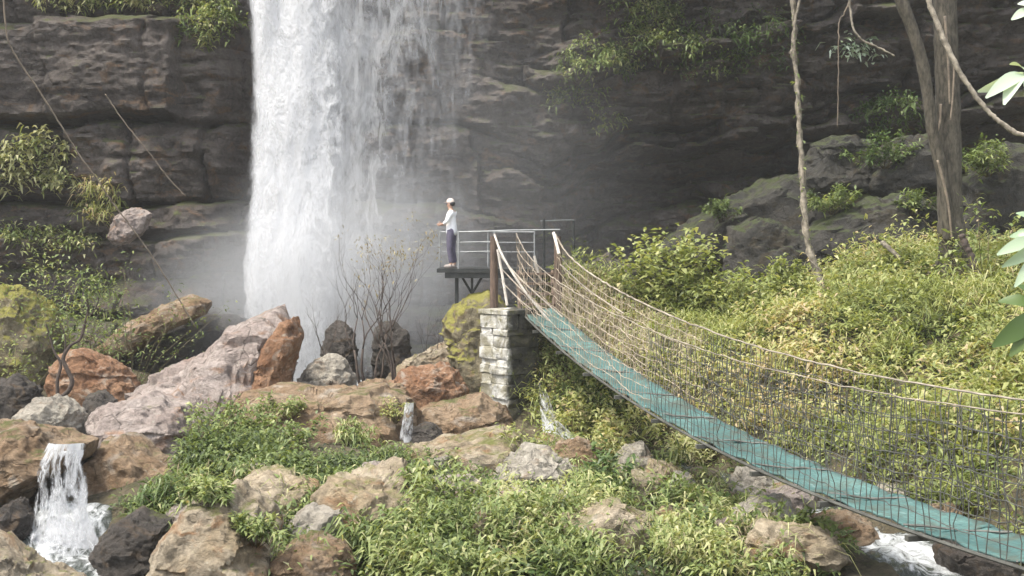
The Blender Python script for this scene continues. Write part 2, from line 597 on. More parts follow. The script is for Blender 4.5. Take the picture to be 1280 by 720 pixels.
def ground_z(X, Y):
    X = np.asarray(X, dtype=np.float64)
    Y = np.asarray(Y, dtype=np.float64)
    p = np.stack([X, Y, X * 0], -1).reshape(-1, 3)
    n = fbm(p * 0.35, 4, 11).reshape(X.shape)
    n2 = fbm(p * 1.4, 4, 23).reshape(X.shape)
    z = 0.42 + 0.35 * n + 0.16 * n2
    d = (X - stream_x(Y)) * 0.85 - 0.8
    hmax = np.interp(Y, [10, 15, 31, 33, 38, 44], [2.2, 2.6, 3.75, 3.7, 2.9, 2.6])
    bank = np.where(d > 0, hmax * (1 - np.exp(-np.maximum(d, 0) / 3.1)), 0)
    z = z + bank * (1 + 0.10 * n) * (1 - 0.26 * np.exp(-((X - 6.8) / 2.6) ** 2) * sstep(25, 30, Y))
    # mound of earth behind the abutment pillar
    z = z + 1.25 * np.exp(-(((X - 1.5) / 1.3) ** 2 + ((Y - 31.8) / 1.5) ** 2))
    # channel of the stream
    ch = np.abs(X - stream_x(Y))
    z = z - 0.30 * np.exp(-(ch / 0.9) ** 2) * sstep(30, 27, Y)
    # left bank of the gorge
    z = z + 3.0 * sstep(10, 24, -X) * sstep(16, 24, Y) + 0.9 * sstep(5, 1, np.abs(X + 3.2)) * sstep(26, 20, Y) * sstep(15.5, 19, Y) * 0.6
    # the near bank where the picture was taken from
    z = z + 2.6 * sstep(12.5, 3, Y)
    # pool below the small cascade
    z = z - 0.62 * np.exp(-(((X + 5.9) / 1.9) ** 2 + ((Y - 17.2) / 2.2) ** 2))
    # plunge pool
    z = z - 0.8 * np.exp(-(((X + 5) / 4.5) ** 2 + ((Y - 41) / 2.5) ** 2))
    return z


def gz(x, y):
    """height of the ground sheet, read from its own grid"""
    i = min(max(int(np.searchsorted(xs, x)) - 1, 0), len(xs) - 2)
    j = min(max(int(np.searchsorted(ys, y)) - 1, 0), len(ys) - 2)
    u = (x - xs[i]) / (xs[i + 1] - xs[i])
    v = (y - ys[j]) / (ys[j + 1] - ys[j])
    return float((GZ[j, i] * (1 - u) + GZ[j, i + 1] * u) * (1 - v) + (GZ[j + 1, i] * (1 - u) + GZ[j + 1, i + 1] * u) * v)


def ray_ground(px, py, lift=0.0):
    """the ground point seen at a picture position"""
    for D in np.arange(12.5, 46, 0.08):
        p = pt(px, py, D)
        if p.z <= gz(p.x, p.y) + lift:
            return p
    return pt(px, py, 40)


xs = np.concatenate([np.linspace(-70, -20, 26)[:-1], np.arange(-20, 22, 0.17), np.linspace(22, 70, 25)])
ys = np.concatenate([np.linspace(-60, 4, 20)[:-1], np.arange(4, 47, 0.17), np.linspace(47, 70, 8)])
GX, GY = np.meshgrid(xs, ys)
GZ = ground_z(GX, GY)
g = mesh_np('ground', np.stack([GX, GY, GZ], -1).reshape(-1, 3), grid_faces(len(xs), len(ys)), mat=M['earth'])
tag(g, 'uneven earth and stony ground of the gorge floor', 'ground', kind='structure')


# ------------------------------------------------------------------ cliff
def cliff_y(X, Z):
    X = np.asarray(X, dtype=np.float64).ravel()
    Z = np.asarray(Z, dtype=np.float64).ravel()
    px = 640 + X / 45 * F
    py = HY + (CZ - Z) / 45 * F
    P = np.stack([X, X * 0, Z], -1)
    base = 43.2 + 2.4 * sstep(270, 345, px) + 0.7 * sstep(600, 700, px)
    base = base + 4.6 * sstep(650, 790, px) * sstep(165, 235, py + 0.10 * (px - 800)) * (1 - 0.35 * sstep(1000, 1250, px))
    base = base - 1.6 * sstep(660, 740, px) * sstep(150, 60, py + 0.12 * (px - 760)) - 0.8 * sstep(640, 760, px) * sstep(20, -60, py)
    base = base - 0.11 * np.maximum(np.abs(X) - 16, 0) ** 1.7
    w1 = fbm(P * 0.16, 3, 5)
    w2 = fbm(P * 0.7, 3, 8)
    right = sstep(560, 700, px)
    pye = py + 22 * w1 * (1 + 0.5 * right) + (8 + 9 * right) * w2 + right * 0.16 * (px - 760)
    off = np.zeros_like(X)
    gro = np.zeros_like(X)
    LB = np.array([-600, -430, -330, -250, -170, -95, -40, 33, 152, 250, 292, 335, 385, 430, 600.])
    RB = np.array([-600, -420, -290, -190, -95, -30, 58, 84, 172, 196, 222, 262, 284, 330, 372, 430, 700.])
    for B, w, sd in ((LB, 1 - right, 100), (RB, right, 300)):
        k = np.clip(np.searchsorted(B, pye) - 1, 0, len(B) - 2)
        lw = 1.6 + 3.2 * hash1(k, sd + 1)
        cx = X / lw + 9 * hash1(k, sd + 2) + 0.22 * w2 + 0.10 * (pye - B[k]) / 40 * (hash1(k, sd + 8) - 0.5)
        ci = np.floor(cx)
        fx = cx - ci
        o = (0.9 + 0.5 * right) * (hash1(k, sd + 3) - 0.5) + (0.85 + 0.8 * right) * (_hash(k, ci.astype(np.int64), k * 0, sd + 4) - 0.5)
        # each bed is thickest at its top edge, so the beds overhang a little
        tl = (pye - B[k]) / (B[k + 1] - B[k])
        o = o + 0.35 * sstep(0.55, 1.0, tl) + 0.18 * sstep(0.12, 0, tl)
        db = np.minimum(pye - B[k], B[k + 1] - pye) * 45 / F
        gk = 0.8 * np.exp(-(db / 0.10) ** 2) * (0.4 + 0.9 * hash1(np.searchsorted(B, pye + 8) - 1, sd + 5))
        dj = np.minimum(fx, 1 - fx) * lw
        gk = gk + 0.45 * np.exp(-(dj / 0.07) ** 2) * (hash1(ci.astype(np.int64) + k * 31, sd + 6) > 0.35)
        # tilt every block a little
        o = o + (fx - 0.5) * 0.5 * (_hash(k, ci.astype(np.int64), k * 0, sd + 7) - 0.5)
        off = off + w * o
        gro = gro + w * gk
    # the big smooth block at the left
    blk = sstep(246, 232, px + 10 * w2) * sstep(38, 46, pye) * sstep(150, 142, pye)
    off = off * (1 - 0.75 * blk) - 0.75 * blk
    blk2 = sstep(228, 205, px + 14 * w2) * sstep(156, 164, pye) * sstep(250, 240, pye)
    off = off * (1 - 0.6 * blk2) - 0.35 * blk2
    low = sstep(255, 300, py) * (1 - right)
    gro = gro * (1 - 0.4 * blk) * (0.25 + 0.75 * sstep(-0.25, 0.15, fbm(P * np.array([0.35, 1, 0.9]), 3, 83)))
    y = base + off + gro
    y = y + (0.42 + 0.35 * right) * fbm(P * 0.45, 4, 31) + (0.30 + 0.30 * right) * ridged(P * np.array([0.8, 1, 1.8 + 0.0]), 4, 41) * (1 - 0.6 * blk)
    y = y + (0.13 + 0.22 * right) * fbm(P * np.array([0.9, 1, 3.6]), 5, 51) + 0.09 * fbm(P * np.array([5, 1, 9]), 3, 61)
    y = y - low * (0.6 + 1.1 * np.maximum(fbm(P * 0.55, 4, 71), -0.2))
    y = y - 1.5 * sstep(3.0, 0.0, Z)
    # blocks fallen from the roof lie against the wall on the right
    y = y - 6.5 * sstep(200, 345, py) * sstep(800, 960, px) * (1 + 0.35 * w2)
    return y


cxs = np.concatenate([np.linspace(-40, -20, 50)[:-1], np.arange(-20, 20, 0.085), np.linspace(20, 40, 50)])
czs = np.concatenate([np.arange(-1.5, 14.5, 0.07), np.linspace(14.5, 22, 40)])
CX, CZg = np.meshgrid(cxs, czs)
CY = cliff_y(CX, CZg).reshape(CX.shape)
V = np.stack([CX, CY, CZg], -1).reshape(-1, 3)
# carry the top of the cliff back as a forested shelf
n0 = len(cxs)
top = V[-n0:].copy()
extra = []
for k, (dy, dz) in enumerate(((3, 0.6), (8, 1.0), (24, 1.5))):
    e = top.copy()
    e[:, 1] += dy
    e[:, 2] += dz
    extra.append(e)
V = np.concatenate([V] + extra)
cl = mesh_np('cliff', V, grid_faces(n0, len(czs) + 3), mat=M['cliff'], sharp=50)
tag(cl, 'dark layered rock cliff behind the waterfall', 'cliff', kind='structure')


def on_cliff(px, py):
    D = 44.0
    for _ in range(8):
        p = pt(px, py, D)
        i = min(max(int(np.searchsorted(cxs, p.x)), 0), len(cxs) - 1)
        j = min(max(int(np.searchsorted(czs, p.z)), 0), len(czs) - 1)
        D = 0.5 * D + 0.5 * float(CY[j, i])
    return pt(px, py, D)


# ------------------------------------------------------------------ boulders
def _ico(level):
    bm = bmesh.new()
    bmesh.ops.create_icosphere(bm, subdivisions=level, radius=1)
    V = np.array([v.co[:] for v in bm.verts])
    T = np.array([[v.index for v in f.verts] for f in bm.faces])
    bm.free()
    return V, T


ICO = {5: _ico(5), 6: _ico(6), 4: _ico(4)}


def poly_radius(poly, c, th):
    """distance from c to the outline along each angle th (outline y is up)"""
    P = np.array(poly, dtype=np.float64) - c
    n = len(P)
    out = np.zeros_like(th)
    d = np.stack([np.cos(th), np.sin(th)], -1)
    for i in range(n):
        a, b = P[i], P[(i + 1) % n]
        e = b - a
        den = d[:, 0] * e[1] - d[:, 1] * e[0]
        den = np.where(np.abs(den) < 1e-9, 1e-9, den)
        t = (a[0] * e[1] - a[1] * e[0]) / den
        s = (a[0] * d[:, 1] - a[1] * d[:, 0]) / den
        ok = (t > 0) & (s >= -1e-6) & (s <= 1 + 1e-6)
        out = np.where(ok & (t > out), t, out)
    return np.maximum(out, 0.02)


def boulder(poly, D, depth, mat, label, seed, level=6, facets=9, rough=0.07, name='boulder', ground=True, group=None,
            cat='boulder', sharp=48, squash=0.62):
    w = [pt(x, y, D) for x, y in poly]
    P = np.array([(p.x, p.z) for p in w])
    if ground:   # the hidden foot of the rock goes down into the gravel
        zmin = P[:, 1].min()
        cz = P[:, 1].mean()
        need = gz(P[:, 0].mean(), D) - 0.25
        if zmin > need:
            k = (cz - need) / (cz - zmin)
            P[:, 1] = np.where(P[:, 1] < cz, cz + (P[:, 1] - cz) * k, P[:, 1])
    x0, y0 = P[:, 0], P[:, 1]
    x1, y1 = np.roll(x0, -1), np.roll(y0, -1)
    cr = x0 * y1 - x1 * y0
    A = cr.sum() / 2
    c = np.array([((x0 + x1) * cr).sum() / (6 * A), ((y0 + y1) * cr).sum() / (6 * A)])
    N, T = ICO[level]
    rs = np.random.default_rng(seed)
    q = N.copy()
    for k in range(facets):
        n = rs.normal(size=3)
        n[1] = -abs(n[1]) * 1.1 if k % 3 else n[1]
        n[2] = n[2] if k % 2 else abs(n[2])
        n /= np.linalg.norm(n)
        dd = 0.70 + 0.22 * rs.random()
        s = q @ n
        q = q - np.maximum(s - dd, 0)[:, None] * n[None] * 0.93
    th = np.arctan2(N[:, 2], N[:, 0])
    r = poly_radius(P, c, th)
    rho_n = np.sqrt(N[:, 0] ** 2 + N[:, 2] ** 2)
    shrink = np.linalg.norm(q, axis=1)
    rad = r * np.power(np.maximum(rho_n, 1e-6), squash) * (0.45 + 0.58 * shrink)
    y = np.sign(N[:, 1]) * np.abs(N[:, 1]) ** 0.75 * depth / 2 * (0.25 + 0.75 * shrink)
    V = np.stack([np.cos(th) * rad, y, np.sin(th) * rad], -1)
    size = float(np.sqrt(abs(A)))
    sc = 1.0 / max(size, 0.3)
    d = rough * size * (1.0 * fbm(V * 1.6 * sc, 4, seed) + 0.5 * ridged(V * 3.5 * sc, 3, seed + 5) - 0.2
                        + 0.45 * fbm(V * np.array([9, 9, 14]) * sc, 4, seed + 9))
    # ledge-like steps
    d = d + rough * 0.5 * size * np.sign(fbm(V * np.array([0.8, 0.8, 2.6]) * sc, 3, seed + 3)) * 0.35
    nn = V / np.maximum(np.linalg.norm(V, axis=1), 1e-6)[:, None]
    V = V + nn * d[:, None]
    o = mesh_np(name, V, None, T, mat, sharp=sharp, loc=(c[0], D, c[1]))
    tag(o, label, cat, group)
    return o


BOULDERS = [
    ([(118, 690), (130, 655), (172, 640), (208, 655), (222, 700), (196, 740), (130, 740)], 17.3, 1.3, 'dark', 'black wet rock between the cascade pool and the foreground boulder'),
    ([(-20, 700), (-10, 640), (20, 622), (38, 650), (34, 700), (10, 720)], 18.0, 1.2, 'dark', 'black wet rock at the left edge beside the cascade'),
    # poly, D, depth, mat, label
    ([(140, 560), (155, 496), (195, 462), (228, 446), (258, 420), (296, 390), (345, 376), (374, 392), (378, 425), (366, 460), (350, 500), (330, 540), (300, 590), (250, 630), (190, 640), (150, 610)],
     28.6, 4.2, 'pink', 'huge sloping pinkish grey rock slab below the waterfall'),
    ([(310, 492), (316, 455), (335, 425), (352, 400), (369, 393), (374, 425), (364, 455), (350, 488), (330, 500)],
     27.4, 1.5, 'rust', 'upright rust orange rock at the right end of the pinkish slab'),
    ([(278, 520), (300, 496), (340, 487), (400, 485), (470, 485), (500, 494), (516, 518), (508, 555), (485, 590), (420, 610), (350, 605), (295, 570)],
     25.5, 2.6, 'brown', 'broad flat-topped brown boulder in the middle of the stream bed'),
    ([(370, 472), (384, 452), (408, 444), (430, 449), (443, 470), (438, 495), (400, 502), (376, 494)],
     30.0, 1.3, 'pale', 'small rounded pale boulder behind the flat-topped brown boulder'),
    ([(476, 482), (492, 468), (518, 458), (552, 452), (574, 462), (583, 490), (572, 515), (530, 520), (495, 508)],
     29.0, 1.8, 'rust', 'rusty red boulder with pale edges left of the stone pillar'),
    ([(400, 432), (407, 410), (425, 403), (440, 412), (444, 432), (440, 458), (405, 458)],
     36.0, 1.2, 'dark', 'dark rounded rock at the foot of the waterfall, left of its neighbour'),
    ([(462, 432), (470, 408), (492, 402), (510, 415), (514, 440), (500, 460), (468, 458)],
     37.0, 1.2, 'dark', 'dark rounded rock behind the leafless shrubs, nearer the platform'),
    ([(470, 478), (490, 462), (520, 445), (562, 425), (590, 432), (590, 470), (560, 480), (500, 486)],
     32.5, 2.5, 'tan', 'tan grassy slab sloping up towards the platform legs'),
    ([(550, 402), (560, 378), (584, 362), (610, 354), (628, 366), (640, 390), (642, 480), (632, 515), (592, 515), (578, 470), (562, 430)],
     30.8, 2.0, 'mossy', 'tall yellow mossy boulder standing against the stone pillar'),
    ([(512, 528), (535, 508), (575, 503), (600, 498), (628, 514), (650, 546), (654, 576), (600, 584), (540, 570)],
     26.3, 2.0, 'brown', 'lumpy brown boulder in front of the stone pillar'),
    ([(395, 630), (425, 604), (470, 588), (510, 568), (560, 550), (620, 539), (656, 546), (668, 570), (650, 605), (580, 640), (480, 670), (410, 660)],
     21.8, 3.0, 'tan', 'long flat tan slab with mossy top in the centre foreground'),
    ([(-50, 380), (0, 361), (38, 364), (64, 388), (78, 430), (66, 475), (-40, 485)],
     33.5, 2.6, 'mossy', 'olive mossy boulder at the left edge under the cliff'),
    ([(58, 480), (72, 452), (100, 443), (135, 452), (165, 480), (170, 505), (120, 520), (70, 515)],
     30.5, 1.8, 'rust', 'flat orange rock behind the forked sapling'),
    ([(20, 524), (36, 499), (70, 493), (98, 512), (112, 542), (84, 562), (40, 556)],
     24.0, 1.3, 'pale', 'angular cream rock perched above the small cascade'),
    ([(-60, 565), (-20, 538), (40, 534), (84, 553), (112, 553), (108, 572), (30, 602), (-60, 625)],
     19.4, 2.2, 'brown', 'flat brown rock that the small cascade pours off'),
    ([(-60, 600), (20, 575), (112, 556), (140, 640), (130, 720), (-40, 730)],
     20.4, 1.8, 'dark', 'black wet rock face behind the small cascade'),
    ([(104, 590), (116, 556), (150, 548), (186, 566), (220, 585), (244, 610), (228, 655), (192, 680), (150, 665), (120, 630)],
     20.6, 2.2, 'brown', 'brown boulder with reddish flank right of the small cascade'),
    ([(116, 530), (140, 506), (185, 492), (228, 512), (256, 566), (246, 616), (190, 616), (140, 596)],
     24.0, 2.4, 'pink', 'weathered pinkish rock between the slab and the small cascade'),
    ([(200, 730), (214, 652), (248, 614), (296, 608), (330, 640), (352, 690), (360, 750), (200, 760)],
     16.0, 2.4, 'tan', 'tan mossy boulder in the foreground right of the cascade pool'),
    ([(-40, 690), (-10, 662), (25, 682), (65, 712), (110, 738), (110, 790), (-40, 790)],
     13.0, 1.4, 'tan', 'mossy rock in the bottom left corner'),
    ([(392, 650), (412, 622), (440, 632), (466, 672), (462, 705), (430, 722), (405, 700)],
     17.4, 1.2, 'tan', 'buff angular rock among the shrubs at the bottom of the stream bed'),
    ([(330, 730), (345, 695), (385, 672), (425, 690), (450, 730), (440, 760), (340, 760)],
     15.6, 1.4, 'brown', 'brown rock half buried in plants at the bottom edge'),
    ([(758, 655), (788, 636), (822, 648), (838, 680), (812, 706), (774, 696)],
     18.5, 1.2, 'tan', 'ochre rock deep in the green foreground shrubs'),
    ([(768, 578), (782, 556), (806, 552), (818, 572), (806, 596), (778, 598)],
     22.5, 1.0, 'pale', 'pale angular stone on the green slope below the middle of the bridge'),
    ([(830, 612), (840, 590), (862, 590), (870, 615), (850, 632)],
     21.0, 0.9, 'pale', 'small grey stone right of the pale angular stone'),
    ([(908, 606), (925, 586), (955, 584), (975, 602), (960, 622), (925, 622)],
     21.2, 1.0, 'pale', 'cream stone directly below the teal bridge deck'),
    ([(1000, 690), (1018, 648), (1050, 636), (1082, 655), (1090, 690), (1060, 716), (1016, 716)],
     17.6, 1.3, 'brown', 'brown boulder at the edge of the white rapids'),
    ([(1085, 628), (1105, 606), (1145, 610), (1165, 632), (1140, 650), (1095, 650)],
     19.2, 1.2, 'pale', 'pale rock in the rapids half hidden by the bridge net'),
    ([(1180, 690), (1200, 668), (1240, 672), (1270, 700), (1250, 730), (1195, 725)],
     15.6, 1.2, 'dark', 'wet dark rock in the rapids at the lower right'),
    ([(112, 445), (150, 412), (196, 382), (240, 366), (268, 374), (262, 392), (212, 412), (162, 440), (130, 452)],
     37.5, 1.3, 'brown', 'leaning slab with orange edge below the left cliff'),
    ([(118, 452), (160, 425), (220, 398), (275, 382), (320, 400), (330, 452), (240, 480), (140, 480)],
     39.0, 2.0, 'dark', 'wet dark slope of rock left of the falling water'),
    ([(134, 296), (146, 270), (172, 260), (192, 266), (180, 288), (160, 302), (142, 306)],
     41.6, 0.8, 'pink', 'pale grey block sticking out of the left cliff'),
    ([(815, 312), (850, 275), (900, 244), (960, 220), (1010, 212), (1040, 240), (1030, 305), (960, 335), (840, 335)], 41.6, 3.4, 'darkmoss', 'broad dim mossy slab of rock leaning under the overhang'),
    ([(1000, 226), (1016, 184), (1056, 164), (1094, 176), (1102, 215), (1080, 240), (1015, 240)], 40.6, 2.2, 'darkmoss', 'squat grey-green block left of the tree trunks, the upper one'),
    ([(985, 335), (1010, 292), (1066, 252), (1130, 236), (1180, 262), (1182, 335)], 38.5, 2.6, 'darkmoss', 'dim sloping rock just left of the tree foot'),
    ([(1080, 236), (1096, 192), (1128, 168), (1180, 172), (1196, 242), (1110, 250)], 40.0, 2.2, 'darkmoss', 'dark blocky rock directly behind the leaning trunk'),
    ([(900, 330), (915, 285), (960, 268), (1000, 290), (1010, 345), (920, 350)],
     37.5, 1.8, 'darkmoss', 'dark boulder just behind the crest of the green bank'),
    ([(1190, 310), (1204, 228), (1240, 186), (1320, 186), (1340, 300), (1280, 320)],
     36.0, 2.0, 'darkmoss', 'mossy boulder right of the tree trunks'),
    ([(700, 365), (720, 335), (760, 318), (800, 330), (825, 370), (800, 400), (710, 400)],
     37.5, 2.0, 'dark', 'dark wet boulder beyond the right bridge post'),
    ([(430, 500), (448, 478), (480, 474), (505, 486), (500, 505), (450, 512)],
     28.0, 1.0, 'brown', 'small brown stone at the foot of the leafless shrubs'),
    ([(500, 560), (512, 535), (540, 530), (560, 552), (545, 585), (510, 588)],
     24.6, 1.0, 'dark', 'small black stone beside the thin trickle'),
    ([(-30, 530), (-10, 480), (20, 466), (48, 480), (55, 520), (30, 545), (-20, 550)],
     27.0, 1.2, 'dark', 'dark hollow rock at the left edge beside the cream rock'),
    ([(98, 520), (108, 494), (128, 488), (146, 500), (144, 524), (120, 532)],
     26.0, 0.9, 'dark', 'dark rock shape added for the shaded hole under the flat orange rock'),  # dark stone added where there is only a shadowed opening
    ([(655, 595), (672, 572), (700, 566), (722, 580), (716, 606), (672, 612)],
     23.8, 1.0, 'darkmoss', 'grey-green stone in front of the white water by the pillar'),
]
for i, (poly, D, dep, mt, lab) in enumerate(BOULDERS):
    big = abs(poly[0][0] - poly[len(poly) // 2][0]) * D > 1400
    boulder(poly, D, dep, M[mt], lab, 100 + i * 13, level=6 if (big or D < 22) else 5,
            squash=0.45 if mt == 'darkmoss' else 0.58, ground=not any(k in lab for k in ('pale grey block', 'leaning slab', 'overhang', 'tree trunks', 'leaning trunk', 'tree foot')), facets=15, rough=0.11, sharp=38)

# loose stones along the stream, told apart by nothing
proto = []
for k in range(5):
    rs = np.random.default_rng(900 + k)
    poly = [(640 + 30 * math.cos(a) * rs.uniform(0.7, 1.2), 300 - 22 * math.sin(a) * rs.uniform(0.7, 1.2)) for a in np.linspace(0, 2 * math.pi, 9)[:-1]]
    o = boulder(poly, 20, 0.7, M[('pale', 'tan', 'brown', 'tan', 'pink')[k]], 'loose worn stone lying on the gorge floor', 950 + k, level=5,
                ground=False, facets=14, rough=0.14, sharp=36, name='stone', group='loose stones on the gorge floor', cat='stone')
    o.location = (0, -30, 0)
    proto.append([o, False])
SPOTS = [(560, 590), (690, 560), (735, 575), (745, 610), (480, 600), (600, 660), (880, 600), (905, 632), (985, 628), (240, 655), (265, 690),
         (150, 690), (185, 700), (470, 470), (520, 480), (660, 590), (1040, 625), (1180, 655), (1225, 690), (330, 600), (90, 600), (350, 470),
         (390, 500), (455, 460), (540, 440), (700, 620), (845, 660), (960, 650)]
for k, (px, py) in enumerate(SPOTS):
    p = ray_ground(px, py)
    pr = proto[k % 5]
    if not pr[1]:
        o = pr[0]
        pr[1] = True
    else:
        o = pr[0].copy()
        col.objects.link(o)
    s = random.uniform(0.6, 1.25)
    o.scale = (s, s, s * 0.8)
    o.rotation_euler = (random.uniform(-.3, .3), random.uniform(-.3, .3), random.uniform(0, 6.28))
    o.location = (p.x, p.y, gz(p.x, p.y) + 0.08)


RSPOTS = [(395, 690), (455, 655), (520, 668), (585, 690), (640, 650), (705, 650), (745, 690), (870, 655), (830, 610), (905, 690), (955, 665), (1000, 705), (300, 700),
          (480, 630), (560, 640), (670, 620), (790, 625), (720, 585), (345, 650), (985, 650)]
for k, (px, py) in enumerate(RSPOTS):
    p = ray_ground(px, py)
    o = proto[k % 5][0].copy()
    col.objects.link(o)
    o['label'] = 'tan rock half buried among the foreground plants'
    o['category'] = 'rock'
    o['group'] = 'half buried rocks among the foreground plants'
    o.name = 'rock'
    sc_ = random.uniform(1.1, 1.9)
    o.scale = (sc_, sc_, sc_ * random.uniform(0.7, 1.1))
    o.rotation_euler = (random.uniform(-.4, .4), random.uniform(-.4, .4), random.uniform(0, 6.28))
    o.location = (p.x, p.y, gz(p.x, p.y) + 0.16)


# ------------------------------------------------------------------ falling water
def sheet(name, D, xl, xr, ztop, zbot, opf, mat, parent, nu=60, nv=90, bulge=0.5, rip=0.22, seed=0, lean=0.0):
    """curved, rippled sheet of falling water; xl, xr, opf are functions of the picture row (at depth D)"""
    u = np.linspace(0, 1, nu)
    v = np.linspace(0, 1, nv)
    U, Vv = np.meshgrid(u, v)
    Z = ztop + (zbot - ztop) * Vv
    PY = HY + (CZ - Z) / D * F
    PX = xl(PY) + (xr(PY) - xl(PY)) * U
    X = (PX - 640) / F * D
    P = np.stack([X.ravel() * 1.6, Z.ravel() * 0.32, X.ravel() * 0], -1)
    Y = D - bulge * np.sin(math.pi * U) - lean * Vv + rip * fbm(P, 5, 70 + seed).reshape(U.shape)
    op = opf(PX, PY)
    return mesh_np(name, np.stack([X, Y, Z], -1).reshape(-1, 3), grid_faces(nu, nv), mat=mat, parent=parent,
                   attrs={'op': op.ravel()}, uv=np.stack([U.ravel(), Vv.ravel()], -1))


wf = thing('waterfall', 'tall white waterfall plunging down the dark layered cliff', 'waterfall', (-4.6, 42.0, 0.0))


def wchild(o):
    o.parent = wf
    o.matrix_parent_inverse = Matrix.Translation(-Vector(wf.location))


def xl_main(py):
    return 303 + 5 * np.sin(py / 70.0) - 4 * sstep(200, 420, py)


def dense_edge(py):
    return 565 - 0.22 * np.clip(py, -350, 420)


def op_dense(px, py):
    l = sstep(0, 26, px - xl_main(py))
    core = 1 - 0.42 * sstep(70, 150, px - xl_main(py) - 0.10 * py) - 0.34 * sstep(-160, 20, px - dense_edge(py))
    fade = 1 - sstep(10, 80, px - dense_edge(py))
    return l * core * fade * 0.93


def op_left(px, py):
    return sstep(0, 26, px - xl_main(py)) * (1 - sstep(60, 165, px - xl_main(py))) * 1.08


def op_wisp(px, py):
    return sstep(0, 40, px - 330) * (1 - sstep(-90, 70, px - dense_edge(py) - 10)) * 0.55


def op_veil(px, py):
    return sstep(440, 520, px) * (1 - sstep(560, 668, px)) * (0.46 - 0.16 * sstep(0, 300, py))


W = lambda a: (lambda py: np.zeros_like(py) + a)
HH = 19.5
wchild(sheet('water_sheet', 42.4, lambda p: xl_main(p) - 2, W(640), 19.5, 0.1, op_dense, falls_mat('falling_water_deep', 1, 9.2, HH, 8, 0.8, 0.55), None, seed=1))
wchild(sheet('water_sheet', 41.7, lambda p: xl_main(p) - 6, W(560), 19.5, 0.1, op_left, falls_mat('falling_water_front', 2, 7.0, HH, 7, 0.65, 0.42), None, seed=2, rip=0.3))
wchild(sheet('water_sheet', 41.2, W(325), W(640), 19.5, 0.1, op_wisp, falls_mat('falling_water_wisps', 3, 8.5, HH, 9, 0.8, 0.50, 0.75), None, seed=3, rip=0.3))
wchild(sheet('water_sheet', 40.7, lambda p: xl_main(p) - 4, W(560), 19.5, 0.1, lambda x, y: 0.62 * op_left(x, y) + 0.28 * op_wisp(x, y), falls_mat('falling_water_spray', 4, 7.0, HH, 12, 1.6, 0.3, 0.85), None, seed=4, rip=0.35))
wchild(sheet('water_veil', 42.9, W(430), W(690), 19.5, 0.1, op_veil, falls_mat('falling_water_veil', 5, 7.2, HH, 12, 0.55, 0.45, 0.5), None, seed=5))

# small cascade at lower left
cas = thing('cascade', 'small white cascade pouring over the brown rock at lower left', 'cascade', tuple(pt(80, 690, 18.4)))


def child_keep(o, par):
    o.parent = par
    o.matrix_parent_inverse = Matrix.Translation(-Vector(par.location))
    return o


def cas_l(py):
    return np.interp(py, [540, 556, 575, 640, 690, 730], [66, 55, 46, 40, 32, 15])


def cas_r(py):
    return np.interp(py, [540, 556, 575, 640, 690, 730], [108, 112, 113, 124, 150, 200])


def cas_op(px, py):
    u = (px - cas_l(py)) / (cas_r(py) - cas_l(py))
    return sstep(0, 0.15, u) * sstep(1.0, 0.85, u) * np.interp(py, [552, 575, 640, 690, 720], [0.95, 0.62, 0.66, 0.85, 1.0]) * (0.8 + 0.3 * u)


zt, zb = pt(0, 553, 18.3).z, pt(0, 728, 18.3).z
child_keep(sheet('water_sheet', 18.3, cas_l, cas_r, zt, zb, cas_op, falls_mat('cascade_water', 7, 1.3, 2.1, 16, 2.2, 0.22), None, nu=30, nv=50, bulge=0.15, rip=0.12, seed=7, lean=0.35), cas)
child_keep(sheet('water_sheet', 18.0, cas_l, cas_r, zt - 0.05, zb, lambda x, y: cas_op(x, y) * 0.75, falls_mat('cascade_water_front', 8, 1.3, 2.1, 24, 3.0, 0.15), None, nu=30, nv=50, bulge=0.15, rip=0.12, seed=8, lean=0.35), cas)
# lip of clear water over the rock
tri = thing('trickle', 'thin white trickle beside the flat-topped brown boulder', 'trickle', tuple(pt(506, 570, 24.6)))
zt, zb = pt(0, 500, 24.7).z, pt(0, 580, 24.7).z
child_keep(sheet('water_sheet', 24.3, lambda p: np.interp(p, [500, 580], [507, 495]), lambda p: np.interp(p, [500, 580], [517, 516]), zt, zb,
                 lambda x, y: np.zeros_like(x) + 0.55, falls_mat('trickle_water', 9, 0.3, 1.3, 24, 4, 0.25), None, nu=10, nv=30, bulge=0.05, rip=0.05, seed=9, lean=0.2), tri)
# water falling right of the pillar into the stream
chu = thing('chute', 'white chute of water dropping beside the stone pillar', 'chute', tuple(pt(700, 560, 26)))
zt, zb = pt(0, 478, 26.5).z, pt(0, 572, 26.5).z
child_keep(sheet('water_sheet', 26.5, lambda p: np.interp(p, [478, 520, 550, 572], [672, 676, 680, 690]), lambda p: np.interp(p, [478, 520, 550, 572], [680, 694, 728, 748]), zt, zb,
                 lambda x, y: np.interp(y, [478, 500, 540, 572], [0.2, 0.45, 0.62, 0.7]), falls_mat('chute_water', 10, 1.2, 1.6, 12, 5, 0.25), None, nu=20, nv=30, bulge=0.1, rip=0.1, seed=10, lean=1.0), chu)


